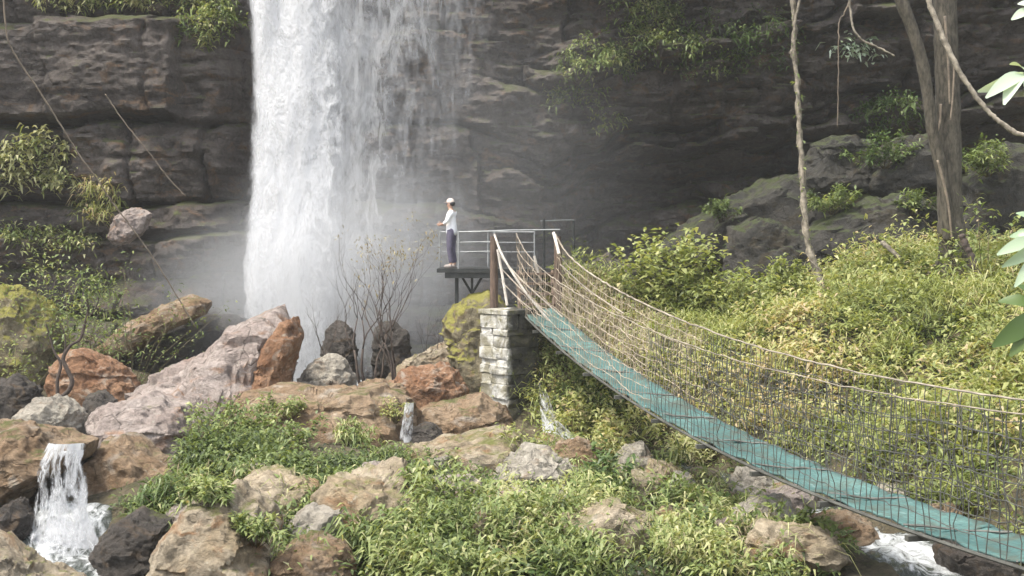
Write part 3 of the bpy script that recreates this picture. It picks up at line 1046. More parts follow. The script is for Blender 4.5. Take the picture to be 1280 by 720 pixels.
# stream, pools
def water_strip(name, pts, width, label, foam, nu=24, nv=120):
    path = smooth_path([(x, y, 0) for x, y in pts], nv // (len(pts) - 1))
    Vv, op, n = [], [], len(path)
    for i, p in enumerate(path):
        t = (path[min(i + 1, n - 1)] - path[max(i - 1, 0)]).normalized()
        s = Vector((t.y, -t.x, 0))
        w = np.interp(i / n, np.linspace(0, 1, len(width)), width)
        f = np.interp(i / n, np.linspace(0, 1, len(foam)), foam)
        for j in range(nu):
            u = j / (nu - 1) - 0.5
            q = p + s * (u * w)
            Vv.append((q.x, q.y, 0))
            op.append(f * (1 - (2 * abs(u)) ** 2.5))
    Vv = np.array(Vv)
    cen = np.array([gz(p.x, p.y) for p in path])
    cen = np.convolve(np.pad(cen, 6, mode='edge'), np.ones(13) / 13, 'valid')
    Vv[:, 2] = np.repeat(cen, nu) + 0.02 + np.minimum(np.array(op) * 2, 1) * (0.16 * fbm(Vv * np.array([2.4, 1.6, 1]), 5, 77) + 0.16)
    o = mesh_np(name, Vv, grid_faces(nu, n), mat=M['stream'], attrs={'op': np.array(op)})
    tag(o, label, 'stream', kind='structure')
    return o


water_strip('stream', [(1.1, 27.2), (2.3, 25.2), (3.7, 23), (4.5, 21), (4.95, 18.5), (5.3, 16.7), (6.1, 14.6), (6.9, 12.8)],
            [1.3, 1.3, 1.0, 1.1, 1.6, 1.9, 1.8, 1.6], 'white water of the stream running under the bridge', [0.7, 0.5, 0.2, 0.4, 0.7, 0.8, 0.6, 0.4])
water_strip('pool', [(-6.7, 18.9), (-6.5, 18.0), (-5.9, 16.9), (-5.2, 15.8), (-4.7, 14.4)], [1.3, 1.7, 1.9, 1.6, 1.3],
            'foaming pool below the small cascade', [0.75, 0.7, 0.5, 0.3, 0.1])
water_strip('plunge_pool', [(-10, 41), (-6, 40.2), (-2, 39.6), (2, 40)], [2, 4, 3.5, 2], 'misty plunge pool at the foot of the waterfall', [0.3, 0.9, 0.6, 0.2])


# ------------------------------------------------------------------ mist
def mist_mat(name, dens):
    m = NT(name)
    tc = m.n('ShaderNodeTexCoord')
    gr = m.n('ShaderNodeTexGradient')
    gr.gradient_type = 'SPHERICAL'
    m.l(tc.outputs['Object'], gr.inputs[0])
    f = m.maprange(gr.outputs[1], 0.0, 1.0)
    vo = m.n('ShaderNodeVolumePrincipled')
    vo.inputs['Color'].default_value = (0.93, 0.95, 0.98, 1)
    vo.inputs['Anisotropy'].default_value = 0.2
    m.l(m.math('MULTIPLY', f, dens), vo.inputs['Density'])
    m.l(vo.outputs[0], m.out.inputs['Volume'])
    return m.m


def mist(px, py, D, r, dens, label):
    N, T = ICO[4]
    o = mesh_np('mist', N, None, T, mist_mat('mist_air', dens))
    o.location = pt(px, py, D)
    o.scale = r
    tag(o, label, 'mist', kind='stuff')
    return o


mist(440, 330, 38.6, (5.4, 2.2, 4.6), 0.36, 'pale spray drifting at the foot of the waterfall')
mist(610, 250, 41.2, (7.5, 2.4, 9.0), 0.060, 'thin grey spray hanging right of the falling water')
mist(300, 375, 38.6, (4.2, 1.7, 3.4), 0.36, 'low spray over the dark rock left of the falling water')

# ------------------------------------------------------------------ foliage
def unit(a):
    return a / np.maximum(np.linalg.norm(a, axis=1), 1e-9)[:, None]


def leaf_arrays(B, Dr, L, Wd, tone, rng, droop=0.35):
    """arching leaves: base point, direction, length, width -> 6 vertices, 2 quads each (folded at the middle)"""
    n = len(B)
    up = np.array([0, 0, 1.0])
    side = unit(np.cross(Dr, up) + rng.normal(scale=0.25, size=(n, 3)))
    nor = unit(np.cross(side, Dr))
    mid = B + Dr * (L * 0.48)[:, None] + nor * (L * 0.06)[:, None]
    tip = B + Dr * L[:, None] - np.array([0, 0, 1.0]) * (L * droop * rng.uniform(0.3, 1.2, n))[:, None]
    w = (Wd * 0.5)[:, None]
    V = np.stack([B - side * w * 0.25, B + side * w * 0.25, mid - side * w - nor * w * 0.2, mid + side * w - nor * w * 0.2,
                  tip - side * w * 0.12, tip + side * w * 0.12], 1).reshape(-1, 3)
    i = np.arange(n)[:, None] * 6
    q = np.concatenate([i + np.array([[0, 1, 3, 2]]), i + np.array([[2, 3, 5, 4]])], 0)
    return V, q, np.repeat(tone, 6)


def clumps(C, Rad, H, nl, leaf, tone, seed, spread=0.9, stems=7, jit=0.06, droop=0.4, whorl=False):
    """leaves of many small plants: C (n,3) feet, Rad and H (n) size; leaf = (length, width)"""
    rng = np.random.default_rng(seed)
    C = np.asarray(C, dtype=np.float64)
    n = len(C)
    az = rng.uniform(0, 2 * np.pi, (n, stems))
    tl = rng.uniform(0.05, 1.0, (n, stems)) * spread
    sd = np.stack([np.cos(az) * np.sin(tl), np.sin(az) * np.sin(tl), np.cos(tl)], -1)
    sl = H[:, None] * rng.uniform(0.55, 1.15, (n, stems))
    root = C[:, None, :] + np.stack([np.cos(az), np.sin(az), az * 0], -1) * (Rad[:, None, None] * rng.uniform(0, 0.6, (n, stems, 1)))
    N = n * nl
    ci = np.repeat(np.arange(n), nl)
    si = rng.integers(0, stems, N)
    t = 1 - 0.85 * rng.random(N) ** (1.6 if not whorl else 2.6)
    s = sd[ci, si]
    B = root[ci, si] + s * (sl[ci, si] * t)[:, None] + rng.normal(scale=jit, size=(N, 3))
    a2 = rng.uniform(0, 2 * np.pi, N)
    hz = np.stack([np.cos(a2), np.sin(a2), rng.normal(scale=0.45, size=N)], -1)
    Dr = unit(s * 0.55 + hz * 0.9)
    L = leaf[0] * rng.uniform(0.55, 1.3, N)
    Wd = leaf[1] * rng.uniform(0.6, 1.3, N)
    stem_tone = rng.normal(scale=0.09, size=(n, stems))
    tn = np.clip(tone[ci] + stem_tone[ci, si] + rng.normal(scale=0.13, size=N), 0, 1)
    V, q, tt = leaf_arrays(B, Dr, L, Wd, tn, rng, droop)
    return V, q, tt, (root, sd, sl)


def shrub(label, C, Rad, H, nl, leaf, mat, tone, seed, cat='shrub', name='shrub', group=None, stems=14, spread=1.0,
          stemmat='stem', droop=0.4, stem_r=0.012, whorl=False):
    C = Vector(C)
    root = thing(name, label, cat, tuple(C), group)
    V, q, tt, (rt, sd, sl) = clumps(np.zeros((1, 3)), np.array([Rad]), np.array([H]), nl, leaf, np.array([tone]), seed, spread, stems,
                                    jit=0.10 * H, droop=droop, whorl=whorl)
    mesh_np('foliage', V, q, mat=M[mat], parent=root, attrs={'tone': tt}, smooth=False)
    b = MB()
    for k in range(stems):
        p0 = Vector(rt[0, k]) * 0.25
        p0.z -= 0.15
        p1 = Vector(rt[0, k]) + Vector(sd[0, k]) * sl[0, k]
        m = (p0 + p1) / 2 + Vector((random.gauss(0, .04), random.gauss(0, .04), 0.05)) * H
        b.tube([p0, m, p1], [stem_r, stem_r * 0.8, stem_r * 0.3], 4)
    b.build('stem', M[stemmat], root, sharp=None)
    return root


def scatter_px(poly, n, rng, dmax=45):
    P = np.array(poly)
    out = []
    lo, hi = P.min(0), P.max(0)
    while len(out) < n:
        x, y = rng.uniform(lo[0], hi[0]), rng.uniform(lo[1], hi[1])
        ins = False
        j = len(P) - 1
        for i in range(len(P)):
            if (P[i, 1] > y) != (P[j, 1] > y) and x < (P[j, 0] - P[i, 0]) * (y - P[i, 1]) / (P[j, 1] - P[i, 1] + 1e-9) + P[i, 0]:
                ins = not ins
            j = i
        if ins:
            out.append((x, y))
    return out


# undergrowth of the right bank: nobody could count it
def bank_points(n, seed, x0, x1, y0, y1, dmin=0.05):
    rng = np.random.default_rng(seed)
    X = rng.uniform(x0, x1, n)
    Y = rng.uniform(y0, y1, n)
    d = (X - stream_x(Y)) * 0.85 - 0.8
    patch = fbm(np.stack([X, Y, X * 0], -1) * 0.55, 3, seed)
    ok = (d > dmin) & (patch > -0.46) & (X < 6 + Y * 0.42)
    X, Y = X[ok], Y[ok]
    return X, Y, ground_z(X, Y), rng


def tones(X, Y, seed, base, amp=0.28):
    P = np.stack([X, Y, X * 0], -1)
    return base + amp * fbm(P * 0.5, 3, seed) + 0.22 * fbm(P * 1.9, 2, seed + 5)


VQ = []
X, Y, Z, rng = bank_points(5200, 31, -1, 17, 11, 34)
H = rng.uniform(0.18, 0.8, len(X)) * (1 + 1.1 * fbm(np.stack([X, Y, X * 0], -1) * 0.7, 2, 4))
V, q, tt, _ = clumps(np.stack([X, Y, Z], -1), np.full(len(X), 0.3), H, 42, (0.19, 0.062), tones(X, Y, 61, 0.66, 0.42), 32, 1.0, 6)
o = mesh_np('undergrowth', V, q, mat=M['ygreen'], attrs={'tone': tt}, smooth=False)
tag(o, 'yellow-green leafy undergrowth covering the right bank', 'undergrowth', kind='stuff')
X, Y, Z, rng = bank_points(1500, 35, -1, 17, 11, 33)
H = rng.uniform(0.3, 0.8, len(X))
V, q, tt, _ = clumps(np.stack([X, Y, Z], -1), np.full(len(X), 0.12), H, 34, (0.42, 0.022), tones(X, Y, 63, 0.6), 36, 0.7, 6, jit=0.04, droop=0.6)
o = mesh_np('grass', V, q, mat=M['ygreen'], attrs={'tone': tt}, smooth=False)
tag(o, 'long pale grass blades among the undergrowth of the right bank', 'grass', kind='stuff')

# the green tangle of the foreground, left of the stream
FG = [(395, 735), (415, 705), (470, 680), (560, 662), (650, 632), (700, 600), (765, 540), (700, 470), (690, 420), (740, 440), (860, 560),
      (940, 610), (1010, 640), (1060, 700), (1060, 735)]
rng = np.random.default_rng(41)
CLEAR = [(797, 695, 58, 62), (792, 592, 40, 44), (850, 628, 30, 36), (940, 620, 46, 34), (1050, 700, 62, 64), (435, 690, 62, 80), (600, 600, 90, 62), (690, 598, 44, 36), (350, 715, 50, 50)]


def clear_of(x, y):
    return all(((x - cx) / rx) ** 2 + ((y - cy) / ry) ** 2 > 1 for cx, cy, rx, ry in CLEAR)


P = [ray_ground(x, y) for x, y in scatter_px(FG, 1500, rng) if clear_of(x, y)]
P = [p for p in P if vnoise(np.array([[p.x * 0.9, p.y * 0.9, 3.3]]), 8)[0] > -0.12]
X = np.array([p.x for p in P]); Y = np.array([p.y for p in P])
Z = ground_z(X, Y)
H = rng.uniform(0.15, 0.62, len(X)) * (1 + 0.9 * fbm(np.stack([X, Y, X * 0], -1) * 0.8, 2, 14))
V, q, tt, _ = clumps(np.stack([X, Y, Z], -1), np.full(len(X), 0.25), H, 64, (0.17, 0.042), tones(X, Y, 71, 0.62, 0.5), 42, 1.05, 6, droop=0.5, whorl=True)  # wide tone range: the low end puts shadows into the leaf colour
o = mesh_np('undergrowth', V, q, mat=M['green'], attrs={'tone': tt}, smooth=False)
tag(o, 'tangled green plants filling the foreground left of the stream', 'undergrowth', kind='stuff')
P = [ray_ground(x, y) for x, y in scatter_px([(240, 650), (400, 620), (560, 640), (700, 560), (900, 600), (1040, 650), (1040, 730), (240, 730)], 110, rng)]
X = np.array([p.x for p in P]); Y = np.array([p.y for p in P])
Z = ground_z(X, Y)
V, q, tt, _ = clumps(np.stack([X, Y, Z], -1), np.full(len(X), 0.12), rng.uniform(0.25, 0.75, len(X)), 22, (0.40, 0.018), tones(X, Y, 75, 0.72, 0.3), 46, 0.8, 6, jit=0.04, droop=0.7)
o = mesh_np('grass', V, q, mat=M['green'], attrs={'tone': tt}, smooth=False)
tag(o, 'thin pale grass blades among the foreground plants', 'grass', kind='stuff')
# low creeping cover under everything on both banks
X, Y, Z, rng = bank_points(2600, 37, -1, 17, 11, 34, -0.1)
rng2 = np.random.default_rng(99)
Pf = [ray_ground(x, y) for x, y in scatter_px([(215, 600), (300, 560), (480, 600), (660, 570), (700, 460), (900, 590), (1050, 650), (1060, 735), (215, 735)], 700, rng2)]
X = np.concatenate([X, [p.x for p in Pf]]); Y = np.concatenate([Y, [p.y for p in Pf]])
Z = ground_z(X, Y)
V, q, tt, _ = clumps(np.stack([X, Y, Z], -1), np.full(len(X), 0.4), rng.uniform(0.06, 0.2, len(X)), 34, (0.12, 0.05), tones(X, Y, 77, 0.45, 0.4), 48, 1.3, 6, jit=0.08)
o = mesh_np('ground_cover', V, q, mat=M['green'], attrs={'tone': tt}, smooth=False)
tag(o, 'low creeping leaves covering the soil between larger plants', 'ground cover', kind='stuff')
P = [ray_ground(x, y) for x, y in scatter_px([(690, 365), (740, 360), (800, 395), (880, 440), (840, 470), (760, 450), (700, 420)], 260, rng2)]
X = np.array([p.x for p in P]); Y = np.array([p.y for p in P])
V, q, tt, _ = clumps(np.stack([X, Y, ground_z(X, Y)], -1), np.full(len(X), 0.2), rng2.uniform(0.2, 0.5, len(X)), 40, (0.34, 0.022), tones(X, Y, 79, 0.75, 0.4), 49, 0.9, 6, droop=0.6)
o = mesh_np('dry_grass', V, q, mat=M['dryleaf'], attrs={'tone': tt}, smooth=False)
tag(o, 'tan dry grass on the slope beside the far end of the bridge', 'dry grass', kind='stuff')
for n_, leaf_, mt_, tb_, hh_, sp_, dr_, sd_ in ((90, (0.15, 0.10), 'dgreen', 0.75, 0.5, 1.1, 0.4, 55), (110, (0.26, 0.014), 'dryleaf', 0.55, 0.7, 0.8, 0.5, 57), (80, (0.30, 0.06), 'ygreen', 0.55, 0.45, 1.2, 0.8, 59)):
    P = [ray_ground(x, y) for x, y in scatter_px([(230, 620), (400, 625), (560, 660), (700, 580), (760, 540), (900, 600), (1040, 650), (1040, 730), (230, 730)], n_, rng) if clear_of(x, y)]
    X = np.array([p.x for p in P]); Y = np.array([p.y for p in P])
    V, q, tt, _ = clumps(np.stack([X, Y, ground_z(X, Y)], -1), np.full(len(X), 0.15), rng.uniform(0.2, hh_, len(X)), 40, leaf_, tones(X, Y, 80 + sd_, tb_, 0.3), sd_, sp_, 6, jit=0.05, droop=dr_)
    o = mesh_np('undergrowth', V, q, mat=M[mt_], attrs={'tone': tt}, smooth=False)
    tag(o, {'dgreen': 'dark broad-leaved plants scattered among the foreground growth', 'dryleaf': 'dry straw-coloured stems scattered among the foreground growth',
            'ygreen': 'yellow-green strap-leaved tufts scattered among the foreground growth'}[mt_], 'undergrowth', kind='stuff')
FG2 = [(215, 640), (250, 580), (290, 545), (340, 560), (390, 610), (430, 625), (410, 660), (400, 735), (330, 735), (345, 680), (320, 640), (290, 625)]
P = [ray_ground(x, y) for x, y in scatter_px(FG2, 420, rng)]
X = np.array([p.x for p in P]); Y = np.array([p.y for p in P])
Z = ground_z(X, Y)
H = rng.uniform(0.15, 0.5, len(X))
V, q, tt, _ = clumps(np.stack([X, Y, Z], -1), np.full(len(X), 0.25), H, 50, (0.15, 0.045), tones(X, Y, 73, 0.5), 44, 1.1, 6, droop=0.5)
o = mesh_np('undergrowth', V, q, mat=M['green'], attrs={'tone': tt}, smooth=False)
tag(o, 'low green plants between the boulders of the left foreground', 'undergrowth', kind='stuff')


for poly_, n_, hh_, sd_ in (([(380, 580), (525, 572), (490, 622), (400, 640)], 110, 0.3, 51), ([(145, 650), (225, 600), (262, 618), (232, 700), (190, 690)], 60, 0.35, 53)):
    P = [ray_ground(x, y) for x, y in scatter_px(poly_, n_, rng)]
    X = np.array([p.x for p in P]); Y = np.array([p.y for p in P])
    V, q, tt, _ = clumps(np.stack([X, Y, ground_z(X, Y)], -1), np.full(len(X), 0.2), rng.uniform(0.1, hh_, len(X)), 46, (0.15, 0.034), tones(X, Y, 73 + sd_, 0.58, 0.4), sd_, 1.2, 6, droop=0.6)
    o = mesh_np('ground_cover', V, q, mat=M['green'], attrs={'tone': tt}, smooth=False)
    tag(o, 'low plants at the foot of the flat-topped boulder' if sd_ == 51 else 'low plants on the bank of the cascade pool', 'ground cover', kind='stuff')


def ground_shrub(px, py, D, Rad, H, nl, leaf, mat, tone, label, seed, **kw):
    p = pt(px, py, D)
    z = gz(p.x, p.y)
    return shrub(label, (p.x, p.y, z), Rad, H, nl, leaf, mat, tone, seed, **kw)


# shrubs that stand out, each a thing
def top_shrub(px, ptop, D, Rad, nl, leaf, mat, tone, label, seed, **kw):
    """a shrub rooted in the ground at distance D whose top reaches picture row ptop"""
    p = pt(px, ptop, D)
    z = gz(p.x, p.y)
    return shrub(label, (p.x, p.y, z), Rad, max(0.4, p.z - z), nl, leaf, mat, tone, seed, **kw)


top_shrub(838, 290, 30.5, 0.7, 1900, (0.2, 0.11), 'ygreen', 0.62, 'tall pale green shrub at the left end of the bank crest', 201, stems=16, spread=0.85)
top_shrub(905, 325, 30.0, 0.9, 1500, (0.20, 0.09), 'ygreen', 0.55, 'rounded yellow-green shrub right of the tall pale shrub', 202, stems=16)
top_shrub(975, 330, 30.5, 0.9, 1500, (0.20, 0.08), 'ygreen', 0.5, 'bushy shrub on the crest at the foot of the hanging vine', 203, stems=16)
top_shrub(1075, 325, 30.0, 0.8, 700, (0.20, 0.07), 'ygreen', 0.46, 'leafy shrub on the crest between vine and tree', 204, stems=16)
top_shrub(1235, 262, 27.0, 0.9, 900, (0.20, 0.08), 'green', 0.7, 'bright green shrub right of the tree foot', 205, stems=18)
top_shrub(1130, 322, 28.0, 0.7, 600, (0.20, 0.07), 'ygreen', 0.45, 'low shrub just in front of the tree foot', 206, stems=14)
ground_shrub(560, 680, 17.5, 0.5, 0.75, 900, (0.24, 0.05), 'green', 0.6, 'bushy green plant with narrow leaves at bottom centre', 211, whorl=True, spread=1.2, droop=0.6)
ground_shrub(660, 690, 17.2, 0.5, 0.7, 900, (0.24, 0.05), 'green', 0.66, 'light green narrow-leaved plant right of bottom centre', 212, whorl=True, spread=1.2, droop=0.6)
ground_shrub(905, 680, 17.2, 0.5, 0.75, 900, (0.22, 0.055), 'green', 0.52, 'dense green shrub left of the brown rapids boulder', 213, spread=1.2, droop=0.55)
ground_shrub(735, 615, 20.5, 0.45, 0.7, 700, (0.2, 0.06), 'dgreen', 0.75, 'dark green bush above the ochre rock', 214, spread=1.1)
ground_shrub(850, 640, 19.0, 0.4, 0.7, 700, (0.2, 0.05), 'green', 0.5, 'leafy bush right of the ochre rock', 215, spread=1.1)
ground_shrub(480, 690, 16.4, 0.4, 0.6, 700, (0.24, 0.045), 'green', 0.55, 'arching green plant beside the buff angular rock', 216, whorl=True, spread=1.2, droop=0.7)
ground_shrub(985, 690, 16.3, 0.45, 0.6, 700, (0.2, 0.06), 'green', 0.55, 'green bush beside the brown rapids boulder', 217, spread=1.2)
ground_shrub(720, 480, 27.0, 0.6, 1.0, 800, (0.2, 0.07), 'ygreen', 0.78, 'yellow-green shrub under the far end of the bridge', 218, spread=0.9)
ground_shrub(760, 530, 24.6, 0.6, 0.9, 800, (0.2, 0.07), 'ygreen', 0.7, 'shrub below the bridge right of the white water', 219, spread=0.9)
ground_shrub(290, 590, 22.6, 0.55, 0.85, 1100, (0.15, 0.06), 'green', 0.6, 'mossy green shrub against the left end of the flat-topped boulder', 221, spread=1.1)
ground_shrub(350, 600, 22.4, 0.6, 0.62, 1000, (0.15, 0.06), 'green', 0.62, 'yellowish green shrub in front of the flat-topped boulder', 222, spread=1.1)
ground_shrub(255, 610, 20.5, 0.5, 0.8, 700, (0.15, 0.05), 'green', 0.48, 'dark gappy shrub behind the foreground mossy boulder', 223, spread=1.1)
ground_shrub(440, 612, 22.8, 0.35, 0.4, 500, (0.22, 0.035), 'green', 0.65, 'grassy tuft at the right foot of the flat-topped boulder', 224, spread=1.0, droop=0.7)
ground_shrub(205, 655, 18.6, 0.3, 0.5, 500, (0.2, 0.03), 'dgreen', 0.8, 'grassy green tuft over the cascade pool', 225, spread=0.9, droop=0.7)
ground_shrub(325, 680, 16.5, 0.5, 0.7, 800, (0.15, 0.05), 'green', 0.55, 'leafy plant right of the foreground mossy boulder', 226, spread=1.2)
ground_shrub(655, 575, 21.6, 0.3, 0.85, 500, (0.16, 0.05), 'ygreen', 0.62, 'yellow plant growing on the end of the long tan slab', 227, spread=1.1)
p = pt(495, 520, 24.4)
shrub('bright yellow-green tuft clinging to the flat-topped boulder', tuple(p), 0.12, 0.35, 260, (0.1, 0.04), 'ygreen', 0.7, 228, spread=1.3)


# creeping plants on top of the foreground rocks
for (px_, py_, D_, R_, H_, n_, lab_, sd_) in ((262, 622, 15.6, 0.5, 0.22, 700, 'small green leaves creeping over the top of the foreground mossy boulder', 261),
                                             (320, 668, 15.3, 0.45, 0.25, 600, 'green plants sprouting from the right flank of the foreground mossy boulder', 262),
                                             (440, 566, 24.0, 0.4, 0.25, 450, 'low greenery on the front of the flat-topped brown boulder', 263),
                                             (345, 520, 24.3, 0.6, 0.35, 700, 'green plants creeping over the left end of the flat-topped brown boulder', 264),
                                             (560, 578, 21.0, 0.5, 0.2, 500, 'small yellowish leaves spreading on the long tan slab', 265)):
    shrub(lab_, tuple(pt(px_, py_, D_)), R_, H_, n_, (0.13, 0.04), 'green', 0.66, sd_, spread=1.35, stems=16, stem_r=0.006)

# plants on the fallen rocks behind the bank
for (px_, py_, D_, R_, H_, n_, mt_, tn_, lab_, sd_) in (
        (1040, 262, 38.2, 0.7, 0.7, 900, 'green', 0.55, 'bright green plant on the rocks behind the hanging vine', 251),
        (1105, 205, 39.2, 0.8, 0.9, 900, 'dgreen', 0.85, 'deep green leafy plant on the blocks left of the tree trunks', 252),
        (900, 272, 40.0, 0.9, 0.6, 700, 'green', 0.36, 'dim green plants on the broad mossy slab under the overhang', 253),
        (955, 318, 38.0, 0.8, 0.8, 800, 'green', 0.45, 'green bush in the gap between crest and mossy slab', 254),
        (1235, 215, 35.0, 0.9, 0.9, 900, 'green', 0.5, 'green plants growing over the rock right of the tree trunks', 255),
        (1140, 262, 37.3, 0.6, 0.5, 500, 'green', 0.42, 'small dim plants on the sloping rock beside the tree foot', 256)):
    shrub(lab_, tuple(pt(px_, py_, D_)), R_, H_, n_, (0.2, 0.07), mt_, tn_, sd_, spread=1.3, stems=16)

# plants rooted on the cliff
def cliff_plant(px, py, w, h, nl, leaf, mat, tone, label, seed, cat='fern', name='fern_patch', **kw):
    """several tufts rooted on the rock inside a patch w x h picture pixels wide"""
    c = on_cliff(px, py)
    rng = np.random.default_rng(seed)
    k = max(8, int(w * h / 170))
    C = []
    for _ in range(k):
        a = rng.uniform(0, 6.283)
        r = math.sqrt(rng.random())
        q = on_cliff(px + math.cos(a) * r * w / 2, py + math.sin(a) * r * h / 2)
        C.append((q.x - c.x, q.y - c.y - 0.05, q.z - c.z))
    V, q, tt, _ = clumps(np.array(C), np.full(k, 0.25), rng.uniform(0.25, 0.75, k), nl, (leaf[0] * 1.2, leaf[1] * 1.2), np.clip(rng.normal(tone + 0.22, 0.15, k), 0, 1),
                         seed, 1.35, 6, jit=0.12, droop=0.7)
    root = thing(name, label, cat, tuple(c))
    mesh_np('foliage', V, q, mat=M[mat], parent=root, attrs={'tone': tt}, smooth=False)
    return root


cliff_plant(160, 6, 240, 26, 60, (0.22, 0.06), 'green', 0.62, 'green plants along the ledge at the top left of the cliff', 301)
cliff_plant(255, 32, 70, 60, 60, (0.22, 0.07), 'green', 0.42, 'green tuft hanging over the ledge left of the waterfall', 302)
cliff_plant(805, 32, 90, 60, 60, (0.2, 0.06), 'green', 0.45, 'bright ferns high on the right cliff', 303)
cliff_plant(770, 75, 120, 45, 60, (0.2, 0.06), 'green', 0.36, 'ferns spreading along the sloping ledge right of the waterfall', 304)
cliff_plant(715, 110, 60, 60, 50, (0.2, 0.05), 'green', 0.40, 'yellowish ferns at the lower end of the sloping ledge', 305)
cliff_plant(750, 148, 45, 30, 50, (0.2, 0.05), 'green', 0.36, 'small hanging ferns under the sloping ledge', 306)
cliff_plant(880, 70, 110, 70, 34, (0.2, 0.06), 'green', 0.22, 'dim mossy plants on the upper right cliff', 307)
cliff_plant(1110, 150, 80, 50, 60, (0.2, 0.08), 'dgreen', 0.75, 'deep green leafy plant left of the tree trunks', 308)
cliff_plant(1085, 66, 60, 20, 30, (0.25, 0.12), 'paleleaf', 0.5, 'pale broad leaves in the shade left of the tree', 310)
cliff_plant(945, 300, 40, 30, 40, (0.2, 0.06), 'green', 0.5, 'small fern on the dark boulder behind the crest', 311)
cliff_plant(950, 60, 90, 80, 26, (0.2, 0.06), 'dgreen', 0.6, 'dark creepers on the cliff behind the hanging vine', 312)


def side_shrub(px, py, D, w, h, nl, leaf, mat, tone, label, seed, n=7, **kw):
    """bush on the left slope: many tufts around a centre in the air carried by stems from the ground"""
    c = pt(px, py, D)
    z = gz(c.x, c.y)
    return shrub(label, (c.x, c.y, z), w, max(0.5, c.z - z + h / 2), nl, leaf, mat, tone, seed, **kw)


cliff_plant(25, 212, 140, 70, 50, (0.24, 0.09), 'green', 0.85, 'bright green bush high at the left edge before the cliff', 321, cat='bush', name='bush')
cliff_plant(125, 258, 60, 45, 60, (0.34, 0.04), 'ygreen', 0.6, 'spiky yellow-green plant beneath the grey cliff block', 322, cat='plant', name='plant')
cliff_plant(55, 300, 120, 40, 36, (0.2, 0.07), 'green', 0.5, 'shady green bush below the bright bush at the left edge', 323, cat='bush', name='bush')
side_shrub(105, 365, 33.5, 0.9, 0.6, 1300, (0.16, 0.06), 'green', 0.58, 'leafy bush behind the forked sapling', 324, stems=18, spread=0.8)
side_shrub(40, 350, 34.5, 0.8, 0.6, 1100, (0.18, 0.06), 'green', 0.62, 'green bush rising behind the olive boulder at the left edge', 327, stems=18, spread=0.8)
side_shrub(165, 365, 34.5, 0.7, 0.6, 700, (0.16, 0.05), 'green', 0.5, 'low green bush at the upper end of the leaning slab', 325, stems=14, spread=0.9)
side_shrub(20, 430, 31.0, 0.5, 0.4, 500, (0.15, 0.05), 'ygreen', 0.5, 'yellowish plants on the olive boulder at the left edge', 326, stems=12, spread=1.1)


# ------------------------------------------------------------------ bare shrubs and small trees
def grow(b, p, d, L, r, depth, rng, spread=0.5, tips=None):
    pts, rad = [p], [r]
    q, dd = Vector(p), Vector(d)
    n = 4
    for i in range(n):
        dd = (dd + Vector((rng.normal() * 0.17, rng.normal() * 0.17, 0.07 + rng.normal() * 0.08))).normalized()
        q = q + dd * (L / n)
        pts.append(q.copy())
        rad.append(r * (1 - 0.35 * (i + 1) / n))
    b.tube(pts, rad, 5)
    if depth == 0:
        if tips is not None:
            tips.append(q.copy())
        return
    for k in range(2 if rng.random() < 0.75 else 3):
        a = rng.uniform(0, 6.283)
        s = Vector((math.cos(a), math.sin(a) * 0.7, 0.25)) * spread * rng.uniform(0.6, 1.3)
        grow(b, q if k < 2 else pts[2], (dd + s).normalized(), L * rng.uniform(0.6, 0.9), rad[-1] * 0.75, depth - 1, rng, spread, tips)


def bare_shrub(px, py, D, H, label, seed, depth=4, r=0.035, nstem=2, leaves=0, lmat='dryleaf', mat='twig', spread=0.5, lean=0.0,
               cat='shrub', name='bare_shrub', tone=0.5):
    c = pt(px, py, D)
    root = thing(name, label, cat, tuple(c))
    rng = np.random.default_rng(seed)
    b, tips = MB(), []
    for k in range(nstem):
        a = rng.uniform(0, 6.28)
        d = Vector((math.cos(a) * 0.35 + lean, math.sin(a) * 0.2, 1)).normalized()
        grow(b, Vector((rng.normal() * 0.06, rng.normal() * 0.06, -0.2)), d, H * 0.36, r, depth, rng, spread, tips)
    b.build('branch', M[mat], root, sharp=None)
    if leaves:
        T = np.array([tuple(t) for t in tips])
        i = rng.integers(0, len(T), leaves)
        B = T[i] + rng.normal(scale=0.10, size=(leaves, 3))
        Dr = unit(rng.normal(size=(leaves, 3)))
        V, q, tt = leaf_arrays(B, Dr, rng.uniform(.06, .14, leaves), rng.uniform(.025, .05, leaves), np.clip(rng.normal(tone, .2, leaves), 0, 1), rng)
        mesh_np('foliage', V, q, mat=M[lmat], parent=root, attrs={'tone': tt}, smooth=False)
    return root


bare_shrub(452, 478, 31.0, 2.9, 'dark leafless shrub rising before the base of the waterfall', 401, 4, 0.045, 2)
bare_shrub(497, 474, 31.2, 3.3, 'leafless shrub with a few dry leaves, nearest the platform', 402, 4, 0.04, 3, 160)
bare_shrub(402, 462, 31.6, 2.0, 'thin leafless shrub beside the rust orange rock', 403, 3, 0.022, 2)
bare_shrub(470, 470, 32.5, 3.8, 'faint tall shrub with sparse dry leaves behind the leafless ones', 404, 4, 0.028, 2, 260, tone=0.7)
bare_shrub(535, 470, 32.0, 1.8, 'small twiggy shrub between the leafless shrubs and the mossy boulder', 405, 4, 0.016, 3)
# the forked sapling on the left: dark curved stems
sap = thing('sapling', 'dark forked sapling with green top before the orange rock', 'sapling', tuple(pt(74, 492, 28.5)))
o0 = Vector(sap.location)
b = MB()


def rel(pts, D, o0=None):
    o0 = o0 or Vector((0, 0, 0))
    return [pt(x, y, D) - o0 for x, y in pts]


